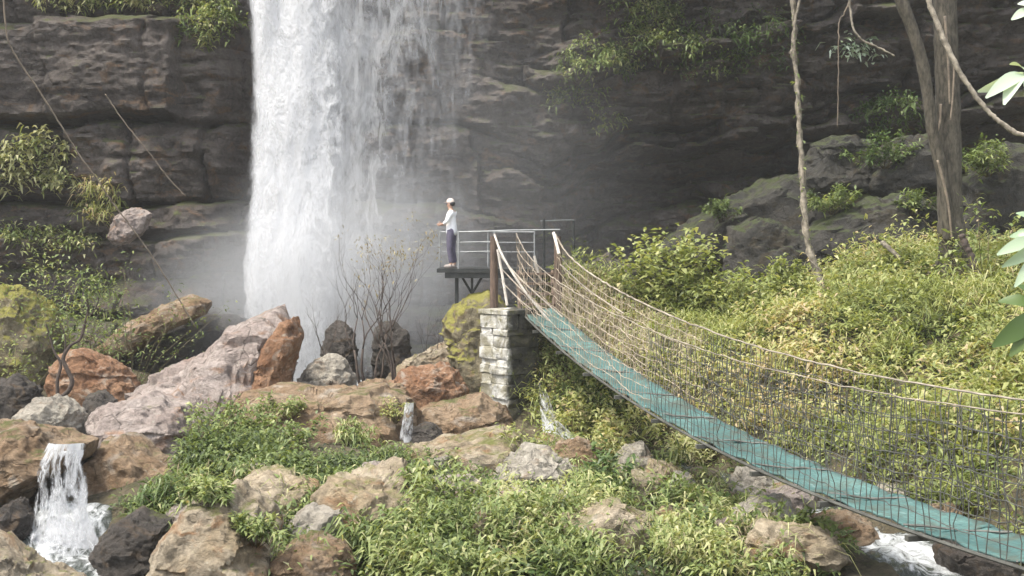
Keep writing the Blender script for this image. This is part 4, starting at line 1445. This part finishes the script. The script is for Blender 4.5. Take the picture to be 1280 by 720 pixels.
b.tube(smooth_path(rel([(76, 497), (86, 488), (90, 476), (84, 462), (79, 448), (88, 432), (100, 424), (106, 405), (110, 385), (106, 360)], 28.5, o0), 5),
       np.linspace(0.06, 0.025, 46), 6)
b.tube(smooth_path(rel([(72, 495), (72, 475), (76, 455), (68, 440), (62, 420), (58, 405)], 28.5, o0), 5), np.linspace(0.045, 0.015, 26), 6)
b.tube(smooth_path(rel([(80, 446), (82, 425), (78, 410), (70, 395)], 28.5, o0), 5), np.linspace(0.025, 0.01, 16), 5)
b.tube(smooth_path(rel([(107, 400), (120, 385), (125, 365)], 28.5, o0), 5), np.linspace(0.025, 0.01, 11), 5)
b.build('stem', M['twig'], sap, sharp=None)
rng = np.random.default_rng(5)
T = np.array([tuple(x) for x in rel([(106, 360), (125, 365), (112, 375), (100, 352), (118, 350), (70, 395)], 28.5, o0)])
i = rng.integers(0, len(T), 420)
V, q, tt = leaf_arrays(T[i] + rng.normal(scale=0.22, size=(420, 3)), unit(rng.normal(size=(420, 3))), rng.uniform(.08, .18, 420), rng.uniform(.03, .06, 420),
                       np.clip(rng.normal(.5, .2, 420), 0, 1), rng)
mesh_np('foliage', V, q, mat=M['green'], parent=sap, attrs={'tone': tt}, smooth=False)


# ------------------------------------------------------------------ the two-stemmed tree and the vines on the right
def path_tube(pts, D0, D1, r0, r1, sides=8, n=8, jit=0.0, o0=None, knots=0.0):
    P = [pt(x, y, D0 + (D1 - D0) * k / (len(pts) - 1)) for k, (x, y) in enumerate(pts)]
    if o0 is not None:
        P = [p - o0 for p in P]
    S = smooth_path(P, n, jit)
    rr = np.linspace(r0, r1, len(S))
    if knots:
        rr = rr * (1 + knots * fbm(np.stack([np.arange(len(S)) * 0.6, rr * 0, rr * 0 + r0 * 99], -1), 3, 3))
    return S, rr


tree = thing('tree', 'thick grey-brown tree trunk at the upper right with a leaning second stem', 'tree', tuple(pt(1190, 318, 28)))
o0 = Vector(tree.location)
b = MB()
S, rr = path_tube([(1196, 410), (1193, 350), (1190, 300), (1187, 250), (1186, 180), (1184, 100), (1182, 40), (1180, -40), (1172, -140), (1165, -260)], 28, 28, 0.29, 0.24, 14, 10, 0, o0, 0.12)
rr = rr * (1 + 0.6 * np.exp(-np.maximum(np.arange(len(rr)) - 8, 0) / 6.0))
b.tube(S, rr, 16)
for a in range(5):
    an = a * 1.26 + 0.3
    b.tube(smooth_path([Vector((0, 0, 0.1)), Vector((math.cos(an) * .4, math.sin(an) * .4, -0.4)), Vector((math.cos(an) * .95, math.sin(an) * .95, -0.9))], 5), np.linspace(.17, .04, 11), 7)
trunk = b.build('trunk', M['bark'], tree, sharp=None)
b = MB()
S, rr = path_tube([(1186, 300), (1183, 265), (1177, 215), (1166, 165), (1160, 120), (1152, 75), (1138, 30), (1122, -10), (1100, -80), (1085, -170)], 27.75, 27.3, 0.12, 0.14, 10, 8, 0, o0, 0.15)
b.tube(S, rr, 10)
b.build('second_stem', M['bark'], tree, sharp=None)
b = MB()
tips = []
rng = np.random.default_rng(77)
for k, (x, y, D) in enumerate(((1165, -255, 28), (1085, -165, 27.3), (1176, -100, 28))):
    base_p = pt(x, y, D) - o0
    for j in range(3):
        a = rng.uniform(0, 6.28)
        grow(b, base_p, Vector((math.cos(a) * .9, math.sin(a) * .6, 0.7)).normalized(), 1.5, 0.10, 3, rng, 0.7, tips)
b.build('limb', M['bark'], tree, sharp=None)
T = np.array([tuple(t) for t in tips])
n = 5200
i = rng.integers(0, len(T), n)
V, q, tt = leaf_arrays(T[i] + rng.normal(scale=0.38, size=(n, 3)), unit(rng.normal(size=(n, 3))), rng.uniform(.1, .22, n), rng.uniform(.05, .09, n),
                       np.clip(rng.normal(.5, .2, n), 0, 1), rng)
mesh_np('crown', V, q, mat=M['green'], parent=tree, attrs={'tone': tt}, smooth=False)
# thin roots that cling to the trunk
b = MB()
for pts, r in (([(1181, 20), (1184, 60), (1186, 95), (1187, 130)], .03), ([(1193, 80), (1191, 120), (1188, 150)], .025),
               ([(1176, 130), (1175, 150), (1171, 170), (1174, 190)], .03), ([(1172, 200), (1180, 230), (1186, 260), (1190, 300)], .035)):
    S, rr = path_tube(pts, 27.55, 27.55, r, r * .7, 6, 6, 0, o0)
    b.tube(S, rr, 6)
b.build('aerial_root', M['vinebrown'], tree, sharp=None)


def vine(label, pts, D0, D1, r0, r1, mat, cat='vine', jit=0.006, twist=None, name='vine', leaves=0, lmat='green'):
    S, rr = path_tube(pts, D0, D1, r0, r1, 6, 9, jit, None, 0.3)
    root_p = Vector(S[-1])
    root = thing(name, label, cat, tuple(root_p))
    b = MB()
    b.tube([s - root_p for s in S], rr, 7)
    if twist:
        for ph in (0.0, 2.6):
            b.tube([s - root_p + Vector((math.cos(k * .33 + ph), math.sin(k * .33 + ph), 0)) * (rr[k] + twist) for k, s in enumerate(S)], twist * 0.8, 5)
    b.build('stem', M[mat], root, sharp=None)
    if leaves:
        rng = np.random.default_rng(leaves)
        i = rng.integers(0, len(S), leaves)
        B = np.array([tuple(S[k] - root_p) for k in i]) + rng.normal(scale=0.05, size=(leaves, 3))
        V, q, tt = leaf_arrays(B, unit(rng.normal(size=(leaves, 3))), rng.uniform(.06, .16, leaves), rng.uniform(.03, .07, leaves), np.clip(rng.normal(.5, .2, leaves), 0, 1), rng)
        mesh_np('foliage', V, q, mat=M[lmat], parent=root, attrs={'tone': tt}, smooth=False)
    return root


vine('pale knobbly vine hanging straight down before the right cliff', [(990, -60), (991, 0), (993, 40), (992, 63), (996, 100), (998, 128), (999, 160), (1002, 200), (1004, 240), (1006, 268), (1009, 300), (1016, 325), (1026, 352), (1030, 385)],
     29.3, 28.6, 0.036, 0.085, 'vine', twist=0.014, leaves=160)
vine('second pale strand twisted beside the top of the hanging vine', [(1001, -60), (999, 0), (994, 25), (990, 62), (986, 66)], 29.1, 29.2, 0.035, 0.03, 'vine')
vine('long bare branch slanting down from the tree top to the right edge', [(1150, -60), (1161, 0), (1172, 30), (1180, 50), (1196, 84), (1214, 112), (1232, 136), (1250, 152), (1268, 165), (1290, 170), (1330, 168)],
     24, 23, 0.055, 0.045, 'vine', cat='branch', name='bare_branch')
vine('thin crooked vine in the shade left of the tree', [(1058, -30), (1062, 5), (1067, 35), (1078, 50), (1100, 60), (1118, 70)], 27.5, 27.5, 0.03, 0.02, 'vine')
vine('short thin vine forking off left of the crooked vine', [(1063, 0), (1055, 18), (1049, 30), (1048, 90), (1047, 160)], 27.6, 27.8, 0.02, 0.008, 'vinebrown')
vine('thin brown vine slanting down across the left cliff', [(2, -40), (8, 40), (20, 70), (50, 115), (75, 155), (100, 195), (122, 225), (140, 252), (165, 285), (190, 320), (215, 360), (245, 410)],
     34.5, 37, 0.026, 0.020, 'vinebrown')
vine('faint short vine hanging left of the waterfall', [(132, 118), (145, 138), (165, 165), (190, 195), (210, 222), (232, 245)], 40.5, 40.8, 0.02, 0.014, 'vinebrown')
vine('broken pale stick poking out of the bank crest', [(1103, 303), (1112, 311), (1124, 322)], 29.2, 29.0, 0.06, 0.05, 'vine', cat='stick', name='stick')
vine('dry stick standing in the middle of the green bank', [(1134, 388), (1139, 400), (1146, 420), (1150, 440)], 26.5, 26.2, 0.05, 0.03, 'vine', cat='stick', name='stick')
vine('dead brown snag beside the tree foot', [(1202, 294), (1208, 308), (1214, 322), (1222, 345)], 26.6, 26.6, 0.06, 0.09, 'twig', cat='snag', name='snag')


# leafy sprays of a nearer tree at the right edge
near = thing('tree', 'leafy branches of a slender near tree reaching in at the right edge', 'tree', (4.75, 8.0, gz(4.75, 8.0) - 0.1))
NB = Vector(near.location)
b = MB()
ht = 9.0 - NB.z
b.tube(smooth_path([Vector((0, 0, 0)), Vector((0.05, 0.03, ht * .3)), Vector((-0.04, 0.0, ht * .6)), Vector((0.06, 0.05, ht))], 8), np.linspace(0.09, 0.045, 25), 10)
b.build('trunk', M['bark'], near, sharp=None)


def leaf_spray(stem_pts, D, leaves, mat, tone, seed):
    rp = NB
    t0_ = pt(*stem_pts[0], D)
    P = [Vector((4.75, 8.0, t0_.z - 0.25))] + [pt(x, y, D) for x, y in stem_pts]
    S = smooth_path(P, 6)
    b = MB()
    b.tube([q - rp for q in S], np.linspace(0.022, 0.004, len(S)), 6)
    root = b.build('branch', M['stem'], near, sharp=None)
    rng = np.random.default_rng(seed)
    for (x0, y0, x1, y1, w, dd) in leaves:
        a, c = pt(x0, y0, D) - rp, pt(x1, y1, D + dd) - rp
        d = c - a
        L = d.length
        d.normalize()
        view = Vector((rng.normal() * .3, -1, 0.5 + rng.normal() * .3)).normalized()
        side = d.cross(view).normalized()
        nor = side.cross(d).normalized()
        ww = w / F * D / 2
        V, n = [], 9
        for k in range(n):
            t = k / (n - 1)
            wv = ww * (math.sin(math.pi * min(1, t * 0.93 + 0.04)) ** 0.8)
            cp = a + d * (L * t) + nor * (L * 0.10 * math.sin(math.pi * t)) - Vector((0, 0, 1)) * L * 0.1 * t * t
            for s, lift in ((-1, .22), (0, 0), (1, .22)):
                V.append(tuple(cp + side * (wv * s) + nor * (wv * lift)))
        mesh_np('leaf', V, grid_faces(3, n), mat=M[mat], parent=root, attrs={'tone': np.clip(np.full(len(V), tone) + rng.normal(scale=.1), 0, 1)})
    return root


leaf_spray([(1345, 70), (1310, 82), (1278, 92)], 7.0,
           [(1280, 92, 1222, 107, 17, -.1), (1280, 94, 1232, 114, 18, -.2), (1279, 95, 1255, 124, 19, -.2), (1282, 90, 1262, 78, 16, .1), (1284, 94, 1290, 128, 20, -.2),
            (1284, 88, 1312, 70, 18, .1), (1286, 92, 1325, 110, 18, 0), (1290, 12, 1264, 22, 12, 0), (1292, 8, 1272, 3, 10, 0)], 'paleleaf', 0.8, 3)
leaf_spray([(1360, 300), (1320, 310), (1290, 318)], 8.5,
           [(1300, 300, 1246, 312, 17, -.1), (1298, 306, 1252, 326, 16, -.2), (1304, 296, 1262, 292, 15, .1), (1300, 318, 1268, 352, 16, -.2), (1310, 285, 1270, 262, 15, .1),
            (1306, 325, 1296, 362, 18, 0), (1312, 300, 1340, 330, 18, 0)], 'paleleaf', 0.42, 4)
leaf_spray([(1370, 400), (1325, 398), (1290, 396)], 9.0,
           [(1296, 395, 1240, 425, 26, -.2), (1298, 385, 1248, 372, 20, .1), (1300, 400, 1262, 438, 22, -.2), (1300, 380, 1270, 352, 18, .1), (1306, 405, 1300, 450, 24, 0), (1304, 372, 1282, 340, 16, 0)], 'dgreen', 0.8, 5)


# ------------------------------------------------------------------ the suspension bridge
def bc(s):
    return Vector((0.58 + 4.42 * s, 30 - 18 * s, CZ - 3.12 + 1.47 * ((0.8 - s) / 0.8) ** 2))


BS = Vector((18, 4.42, 0)).normalized()      # across the bridge, towards the right-hand rail
SMAX = 1.56
HWID = 0.43


def rail_h(s):
    e = min(s, SMAX - s)
    return 1.40 + 0.4 * math.exp(-e / 0.05)


br = thing('suspension_bridge', 'long sagging footbridge with teal mesh deck and net sides', 'bridge', tuple(bc(0)))
o0 = Vector(br.location)
nm = 15
ss = np.linspace(0.0, SMAX, nm + 1)
for k in range(nm):
    sl = np.linspace(ss[k], ss[k + 1] + 0.004, 14)
    V = []
    for s in sl:
        for u in np.linspace(-1, 1, 9):
            p = bc(s) + BS * (u * HWID) - o0
            p.z += 0.015 * math.sin(s * 95 + u * 2.0) + random.gauss(0, 0.004) + (0.012 if s == sl[-1] else 0) - 0.04 * (1 - u * u) + 0.012 * math.sin(s * 210 + u * 7)
            V.append(tuple(p))
    m = mesh_np('deck_mat', V, grid_faces(9, 14), mat=M['deck'], parent=br,
                uv=[(u_ * 0.86, s_ * 18.5) for s_ in sl for u_ in np.linspace(0, 1, 9)])
    md = m.modifiers.new('thick', 'SOLIDIFY')
    md.thickness = 0.02
    md.offset = -1
for k in range(nm + 1):
    p = bc(ss[k]) - o0
    b = MB()
    yaw = math.atan2(BS.y, BS.x)
    b.box(p + Vector((0, 0, -0.065)), (1.16, 0.07, 0.06), Matrix.Rotation(yaw, 3, 'Z'))
    b.build('cross_bearer', M['wire'], br)
    if 0 < k < nm:
        # lashing rope laid across the joint of two mats, slightly askew
        b = MB()
        a = bc(ss[k] - 0.016) - BS * HWID - o0
        c = bc(ss[k] + 0.020) + BS * HWID - o0
        b.tube(smooth_path([a + Vector((0, 0, 0.02)), (a + c) / 2 + Vector((0, 0, 0.0)), c + Vector((0, 0, 0.02))], 4, 0.006), 0.014, 5)
        b.build('lashing', M['wire'], br)
S = np.linspace(0, SMAX, 90)
for sd in (-1, 1):
    b = MB()
    b.tube([bc(s) + BS * (sd * (HWID + 0.03)) - o0 + Vector((0, 0, -0.02)) for s in S], 0.022, 6)
    b.build('deck_cable', M['wire'], br)
    b = MB()
    S1 = np.concatenate([np.linspace(0, 0.3, 40), np.linspace(0.3, SMAX, 90)[1:]])
    b.tube([bc(s) + BS * (sd * (HWID + 0.06)) - o0 + Vector((random.gauss(0, .004), 0, rail_h(s) + random.gauss(0, .006))) for s in S1],
           [(0.021 if sd > 0 else 0.013) - (0.008 if sd > 0 else 0.005) * min(1, s / 0.6) + random.gauss(0, .0012) for s in S1], 6)
    b.build('handrail_rope', M['railrope'], br)
    # netting
    rows = 7
    rng = np.random.default_rng(50 + sd)

    def npnt(s, t, jit=0.0):
        wob = 0.035 * math.sin(s * 60 + t * 9 + sd) * math.sin(t * 3.14)
        p = bc(s + 0.0016 * math.sin(t * 11 + s * 300)) + BS * (sd * (HWID + 0.03 + 0.03 * t + wob)) - o0
        p.z += t * rail_h(s) - 0.02
        if jit:
            p += Vector((rng.normal(), rng.normal(), rng.normal())) * jit
        return p

    for (sa, sb, mt, step, r, nmx) in ((0.0, 0.5, 'tanwire', 0.0072, 0.005, 'lit_netting'), (0.5, SMAX, 'wire', 0.0076, 0.0066, 'shaded_netting')):  # one net in two tones: near length darker, its shade put into the colour
        b = MB()
        s = sa
        while s < sb:
            lean = rng.normal() * 0.0015
            b.tube([npnt(s + lean * t, t, 0.012 if 0 < t < 1 else 0) for t in np.linspace(0, 1, 7)], r, 3, False)
            s += step * rng.uniform(0.75, 1.3)
        for j in range(1, rows):
            t = j / rows
            ph = rng.uniform(0, 6)
            b.tube([npnt(s, t + 0.018 * math.sin(s * 40 + ph), 0.010) for s in np.arange(sa, sb, 0.008)], r * (1.5 if mt == 'tanwire' else 1.0), 3, False)
        b.build(nmx, M[mt], br, sharp=None)

# posts at the far end, in weathered wood
for px_, lab in ((617, None), (697, None)):
    b = MB()
    a, c = pt(px_, 298, 30.1), pt(px_, 395, 30.1)
    a.z += 0.05
    c.z -= 0.3
    b.tube([c - o0, (a + c) / 2 - o0 + Vector((0.012, 0, 0)), a - o0], [0.105, 0.1, 0.085], 8)
    b.build('post', M['post'], br, sharp=50)
# pale stays that run from the post tops to the deck
for pts, r in (([(618, 293), (626, 315), (640, 340), (662, 372), (690, 405)], .028), ([(622, 312), (628, 345), (634, 382)], .035),
               ([(692, 291), (695, 302), (699, 318)], .04), ([(624, 318), (650, 348), (690, 385), (730, 420)], .018), ([(626, 335), (655, 365), (700, 408)], .016),
               ([(627, 352), (650, 375), (675, 395)], .014), ([(700, 330), (735, 362), (780, 392)], .016)):
    b = MB()
    b.tube([p - o0 for p in smooth_path([pt(x, y, 29.8 - 0.25 * k) for k, (x, y) in enumerate(pts)], 6)], r, 6)
    b.build('stay', M['whitepipe'] if r > .024 else M['rope'], br)

# ------------------------------------------------------------------ abutment pillar of stacked stones
pil = thing('abutment_pillar', 'square pillar of stacked stone blocks carrying the bridge end, white on its left face', 'pillar', (-0.05, 29.55, 0.1))
rng = np.random.default_rng(12)
N5, T5 = ICO[4]
Vp, Tp, nv = [], [], 0
z = -0.2
yawp = R(40)
cy, sy = math.cos(yawp), math.sin(yawp)
while z < 2.72:
    h = rng.uniform(0.13, 0.36)
    split = rng.uniform(-0.22, 0.22)
    split2 = rng.uniform(-0.18, 0.18)
    for (x0, x1, y0, y1) in ((-.5, split, -.5, split2), (split, .5, -.5, split2 + .05), (-.5, split, split2, .5), (split, .5, split2 + .05, .5)):
        jx, jy = rng.normal(scale=.015), rng.normal(scale=.015)
        n = np.sign(N5) * np.abs(N5) ** 0.15
        q = n * np.array([(x1 - x0) / 2 * 1.02, (y1 - y0) / 2 * 1.02, h / 2 * 1.03])
        q = q + N5 * (0.045 * fbm(N5 * 2.2 + nv, 4, 9))[:, None]
        q = q + np.array([(x0 + x1) / 2 + jx, (y0 + y1) / 2 + jy, z + h / 2])
        q = np.stack([q[:, 0] * cy - q[:, 1] * sy, q[:, 0] * sy + q[:, 1] * cy, q[:, 2]], -1)
        Vp.append(q)
        Tp.append(T5 + nv)
        nv += len(q)
    z += h
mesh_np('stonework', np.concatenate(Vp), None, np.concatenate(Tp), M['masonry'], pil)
b = MB()
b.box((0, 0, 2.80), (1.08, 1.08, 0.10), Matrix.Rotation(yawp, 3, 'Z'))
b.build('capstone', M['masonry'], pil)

# ------------------------------------------------------------------ viewing platform
PZ = CZ - 35 / F * 32
plat = thing('viewing_platform', 'dark steel viewing platform with thin railings facing the waterfall', 'platform', (-0.2, 32.0, PZ))


def P_(px, py, D):
    return pt(px, py, D) - Vector(plat.location)


b = MB()
xl_, xr_ = P_(546, 335, 31.2).x, P_(722, 335, 31.2).x
b.box(((xl_ + xr_) / 2, 0.3, -0.05), (xr_ - xl_, 2.2, 0.10))
b.build('deck', M['steel'], plat)
b = MB()
for y in (-0.72, 0.3, 1.3):
    b.box(((xl_ + xr_) / 2 + 0.05, y, -0.17), (xr_ - xl_ - 0.3, 0.10, 0.14))
b.build('under_frame', M['steel'], plat)
for (px_, D) in ((571, 31.5), (571, 33.0), (690, 31.5), (705, 33.0)):
    a = P_(px_, 340, D)
    b = MB()
    zb_ = gz(a.x + plat.location.x, a.y + plat.location.y) - 0.3 - PZ
    b.box((a.x, a.y, (zb_ - 0.1) / 2), (0.09, 0.09, abs(zb_) - 0.1))
    b.build('leg', M['steel'], plat)
for (xa, xb) in ((578, 590), (602, 590)):
    b = MB()
    b.tube([P_(xa, 347, 31.5), P_(xb, 367, 31.5)], 0.035, 6)
    b.build('brace', M['steel'], plat)
b = MB()
b.tube([P_(590, 345, 31.5), P_(590, 372, 31.5)], 0.03, 6)
b.build('brace', M['steel'], plat)
for (px_, y0, D, r) in ((573, 289, 31.3, .022), (618, 289, 31.3, .025), (550, 289, 33.2, .022), (610, 289, 33.2, .02), (680, 274, 31.6, .03), (717, 276, 33.0, .03), (668, 289, 33.2, .02)):
    b = MB()
    a = P_(px_, y0, D)
    b.tube([a, Vector((a.x, a.y, -0.02))], r, 6)
    b.build('railing_post', M['greysteel'] if px_ < 670 else M['steel'], plat)
for (y0, r) in ((290, .021), (303, .014), (315, .014)):
    b = MB()
    b.tube([P_(573, y0, 31.3), P_(618, y0 - 1, 31.3), P_(632, y0 - 2, 31.3), P_(700, y0 - 3, 31.5)][: 4 if y0 == 290 else 2], r, 6)
    b.build('rail', M['greysteel'], plat)
    b = MB()
    b.tube([P_(550, y0, 33.2), P_(668, y0, 33.2)], r * .8, 6)
    b.build('rail', M['greysteel'], plat)
b = MB()
b.tube([P_(676, 276, 31.6), P_(717, 275, 33.0)], .02, 6)
b.build('rail', M['greysteel'], plat)
b = MB()
b.tube([P_(668, 320, 31.0), P_(671, 335, 31.0), P_(675, 349, 31.0)], .04, 6)
b.build('hand_pole', M['whitepipe'], plat)
# short steps from the platform down to the bridge
for k in range(4):
    b = MB()
    t = (k + 0.5) / 4
    b.box(Vector((0.80, -1.0 - 0.3 * k, -0.12 - 0.24 * k)), (0.85, 0.26, 0.05))
    b.build('step', M['post'], plat)
for sx in (0.38, 1.22):
    b = MB()
    b.tube([Vector((sx, -0.8, -0.06)), Vector((sx, -2.1, -1.0))], 0.045, 6)
    b.build('stringer', M['post'], plat)


# ------------------------------------------------------------------ the person
def skinned(name, joints, edges, sub=2, root=0):
    me = bpy.data.meshes.new(name)
    me.from_pydata([j[0] for j in joints], edges, [])
    o = bpy.data.objects.new(name, me)
    col.objects.link(o)
    o.modifiers.new('skin', 'SKIN')
    for i, j in enumerate(joints):
        r = j[1]
        me.skin_vertices[0].data[i].radius = r if hasattr(r, '__len__') else (r, r)
        me.skin_vertices[0].data[i].use_root = (i == root)
    s = o.modifiers.new('sub', 'SUBSURF')
    s.levels = s.render_levels = sub
    dg = bpy.context.evaluated_depsgraph_get()
    ev = bpy.data.meshes.new_from_object(o.evaluated_get(dg))
    bpy.data.objects.remove(o)
    ev.name = name
    return ev


def link_mesh(name, me, mat, parent):
    me.materials.clear()
    me.materials.append(mat)
    for p in me.polygons:
        p.use_smooth = True
    o = bpy.data.objects.new(name, me)
    col.objects.link(o)
    o.parent = parent
    return o


per = thing('person', 'person in white top, cap and dark trousers standing on the platform', 'person', tuple(pt(564.5, 335, 31.6)))
per.location.z = PZ
per.rotation_euler = (0, 0, R(180 - 12))
J = [((0, 0, .95), (.12, .15)), ((0, 0, 1.10), (.105, .14)), ((0.015, 0, 1.30), (.115, .165)), ((0.0, 0, 1.43), (.08, .10)), ((0.02, 0, 1.51), .052),
     ((0.035, 0, 1.56), .062), ((0.04, 0, 1.63), (.088, .075)), ((0.03, 0, 1.70), (.082, .07)), ((0.125, 0, 1.615), .012),
     ((0, .09, .88), .098), ((.03, .10, .50), .058), ((.0, .10, .36), .056), ((-.02, .10, .10), .038), ((.13, .12, .045), .034),
     ((0, -.09, .88), .098), ((.0, -.10, .50), .058), ((-.04, -.10, .36), .056), ((-.06, -.10, .10), .038), ((.09, -.12, .045), .034),
     ((0, .17, 1.41), .062), ((.06, .26, 1.17), .042), ((.24, .10, 1.12), .028), ((.30, .07, 1.12), (.035, .02)),
     ((0, -.17, 1.41), .062), ((.08, -.27, 1.17), .042), ((.26, -.10, 1.12), .028), ((.31, -.07, 1.12), (.035, .02))]
E = [(0, 1), (1, 2), (2, 3), (3, 4), (4, 5), (5, 6), (6, 7), (6, 8), (0, 9), (9, 10), (10, 11), (11, 12), (12, 13), (0, 14), (14, 15), (15, 16),
     (16, 17), (17, 18), (3, 19), (19, 20), (20, 21), (21, 22), (3, 23), (23, 24), (24, 25), (25, 26)]
me = skinned('body', J, E)
bm = bmesh.new()
bm.from_mesh(me)
fm = MB()
for (palm, fwd, across) in ((Vector((.31, .065, 1.12)), Vector((1, -.6, -.1)), Vector((0, -.2, 1))), (Vector((.32, -.065, 1.12)), Vector((1, .6, -.1)), Vector((0, .2, 1)))):
    fwd.normalize()
    across = (across - fwd * across.dot(fwd)).normalized()
    curl = fwd.cross(across).normalized()
    for j, ln in enumerate((.062, .078, .084, .076)):
        b0 = palm + across * ((j - 1.5) * .019)
        fm.tube([b0, b0 + fwd * ln * .5, b0 + fwd * ln * .8 + curl * .012, b0 + fwd * ln + curl * .03], [.0095, .009, .0085, .006], 6)
    b0 = palm - fwd * .03 + across * .03
    fm.tube([b0, b0 + (fwd * .5 + across * .8) * .045, b0 + (fwd * .9 + across * .7) * .062], [.011, .010, .007], 6)
vs = [bm.verts.new(v) for v in fm.v]
for f in fm.q + fm.t:
    bm.faces.new([vs[i] for i in f])
bm.to_mesh(me)
bm.free()
link_mesh('body', me, M['skin'], per)
J2 = [((0, 0, .80), (.165, .20)), ((0, 0, 1.00), (.152, .186)), ((0, 0, 1.12), (.135, .17)), ((0.015, 0, 1.30), (.135, .182)), ((0.0, 0, 1.42), (.10, .12)), ((0.01, 0, 1.475), .066),
      ((0, .17, 1.41), .078), ((.06, .26, 1.18), .058), ((0, -.17, 1.41), .078), ((.08, -.27, 1.18), .058), ((.17, .165, 1.14), .046), ((.18, -.17, 1.14), .046)]
link_mesh('shirt', skinned('shirt', J2, [(0, 1), (1, 2), (2, 3), (3, 4), (4, 5), (4, 6), (6, 7), (4, 8), (8, 9), (7, 10), (9, 11)]), M['shirt'], per)
J3 = [((0, 0, 1.12), (.125, .158)), ((0, 0, .92), (.142, .172)), ((0.01, .095, .82), .108), ((.03, .10, .50), .078), ((0, -.095, .82), .108), ((0, -.10, .50), .078), ((-.02, .10, .12), .06), ((-.06, -.10, .12), .06)]
link_mesh('trousers', skinned('trousers', J3, [(0, 1), (1, 2), (2, 3), (1, 4), (4, 5), (3, 6), (5, 7)]), M['shorts'], per)
for s, ox in ((1, 0.0), (-1, -.04)):
    J4 = [((-.06 + ox, .10 * s, .055), (.06, .07)), ((.05 + ox, .11 * s, .055), (.058, .06)), ((.17 + ox, .12 * s, .045), (.05, .045))]
    link_mesh('shoe', skinned('shoe', J4, [(0, 1), (1, 2)]), M['shoe'], per)
N4, T4 = ICO[4]
h = N4 * np.array([.102, .088, .10])
h[:, 2] = np.where(h[:, 2] < -0.02, -0.02 + (h[:, 2] + .02) * .25, h[:, 2])
cap = mesh_np('cap', h + np.array([.028, 0, 1.695]), None, T4, M['cap'], per)
bm_ = N4 * np.array([.075, .07, .008])
mesh_np('brim', bm_ + np.array([.135, 0, 1.69]), None, T4, M['cap'], cap)
hr = N4 * np.array([.085, .09, .07]) + np.array([-0.005, 0, 1.655])
mesh_np('hair', hr, None, T4, M['black'], per)
for s in (1, -1):
    mesh_np('eye', N4 * .011 + np.array([.115, .032 * s, 1.645]), None, T4, M['black'], per)
    mesh_np('ear', N4 * np.array([.02, .012, .032]) + np.array([.035, .083 * s, 1.63]), None, T4, M['skin'], per)
mesh_np('mouth', N4 * np.array([.01, .024, .006]) + np.array([.112, 0, 1.578]), None, T4, plain_mat('lips', (0.32, 0.14, 0.12)), per)

# ------------------------------------------------------------------ damp air of the gorge
b = MB()
b.box((0, 5, 11.0), (150, 140, 27.0))
hz = b.build('haze', None, smooth=False, sharp=None)
m = NT('damp_air')
vo = m.n('ShaderNodeVolumePrincipled')
vo.inputs['Color'].default_value = (0.93, 0.95, 0.96, 1)
vo.inputs['Density'].default_value = HAZE
vo.inputs['Anisotropy'].default_value = 0.1
m.l(vo.outputs[0], m.out.inputs['Volume'])
hz.data.materials.append(m.m)
tag(hz, 'damp hazy air filling the gorge', 'haze', kind='stuff')

# ------------------------------------------------------------------ camera, sun, sky
cam = bpy.data.cameras.new('camera')
cam.sensor_width = 36
cam.lens = 36 * F / 1280
cam.shift_y = -60 / 1280
cam.clip_end = 500
co = bpy.data.objects.new('camera', cam)
co.location = (0, 0, CZ)
co.rotation_euler = (R(90), 0, 0)
col.objects.link(co)
scene.camera = co

SUN = Vector((-0.42, -0.22, 0.88)).normalized()
sun = bpy.data.lights.new('sun', 'SUN')
sun.energy = 1.5
sun.angle = R(12)
sun.color = (1.0, 0.93, 0.80)
so = bpy.data.objects.new('sun', sun)
so.rotation_euler = SUN.to_track_quat('Z', 'Y').to_euler()
so.location = (0, 0, 40)
col.objects.link(so)
w = bpy.data.worlds.new('World')
scene.world = w
w.use_nodes = True
nt = w.node_tree
sky = nt.nodes.new('ShaderNodeTexSky')
sky.sky_type = 'NISHITA'
sky.sun_disc = False
sky.sun_elevation = math.asin(SUN.z)
sky.sun_rotation = math.atan2(SUN.x, SUN.y)
sky.air_density = 1.0
sky.dust_density = 3.0
sky.ozone_density = 0.6
bg = nt.nodes['Background']
bg.inputs['Strength'].default_value = 0.15
hs = nt.nodes.new('ShaderNodeHueSaturation')      # thin bright overcast
hs.inputs['Saturation'].default_value = 0.35
nt.links.new(sky.outputs[0], hs.inputs['Color'])
nt.links.new(hs.outputs[0], bg.inputs['Color'])

scene.view_settings.view_transform = 'Standard'
scene.view_settings.look = 'None'
scene.view_settings.gamma = 1
scene.view_settings.use_curve_mapping = False
scene.view_settings.exposure = 1.62
scene.render.engine = 'CYCLES'
c = scene.cycles
c.max_bounces = 6
c.diffuse_bounces = 3
c.glossy_bounces = 2
c.transmission_bounces = 4
c.transparent_max_bounces = 14
c.volume_bounces = 1
c.volume_step_rate = 4.0
c.use_denoising = True
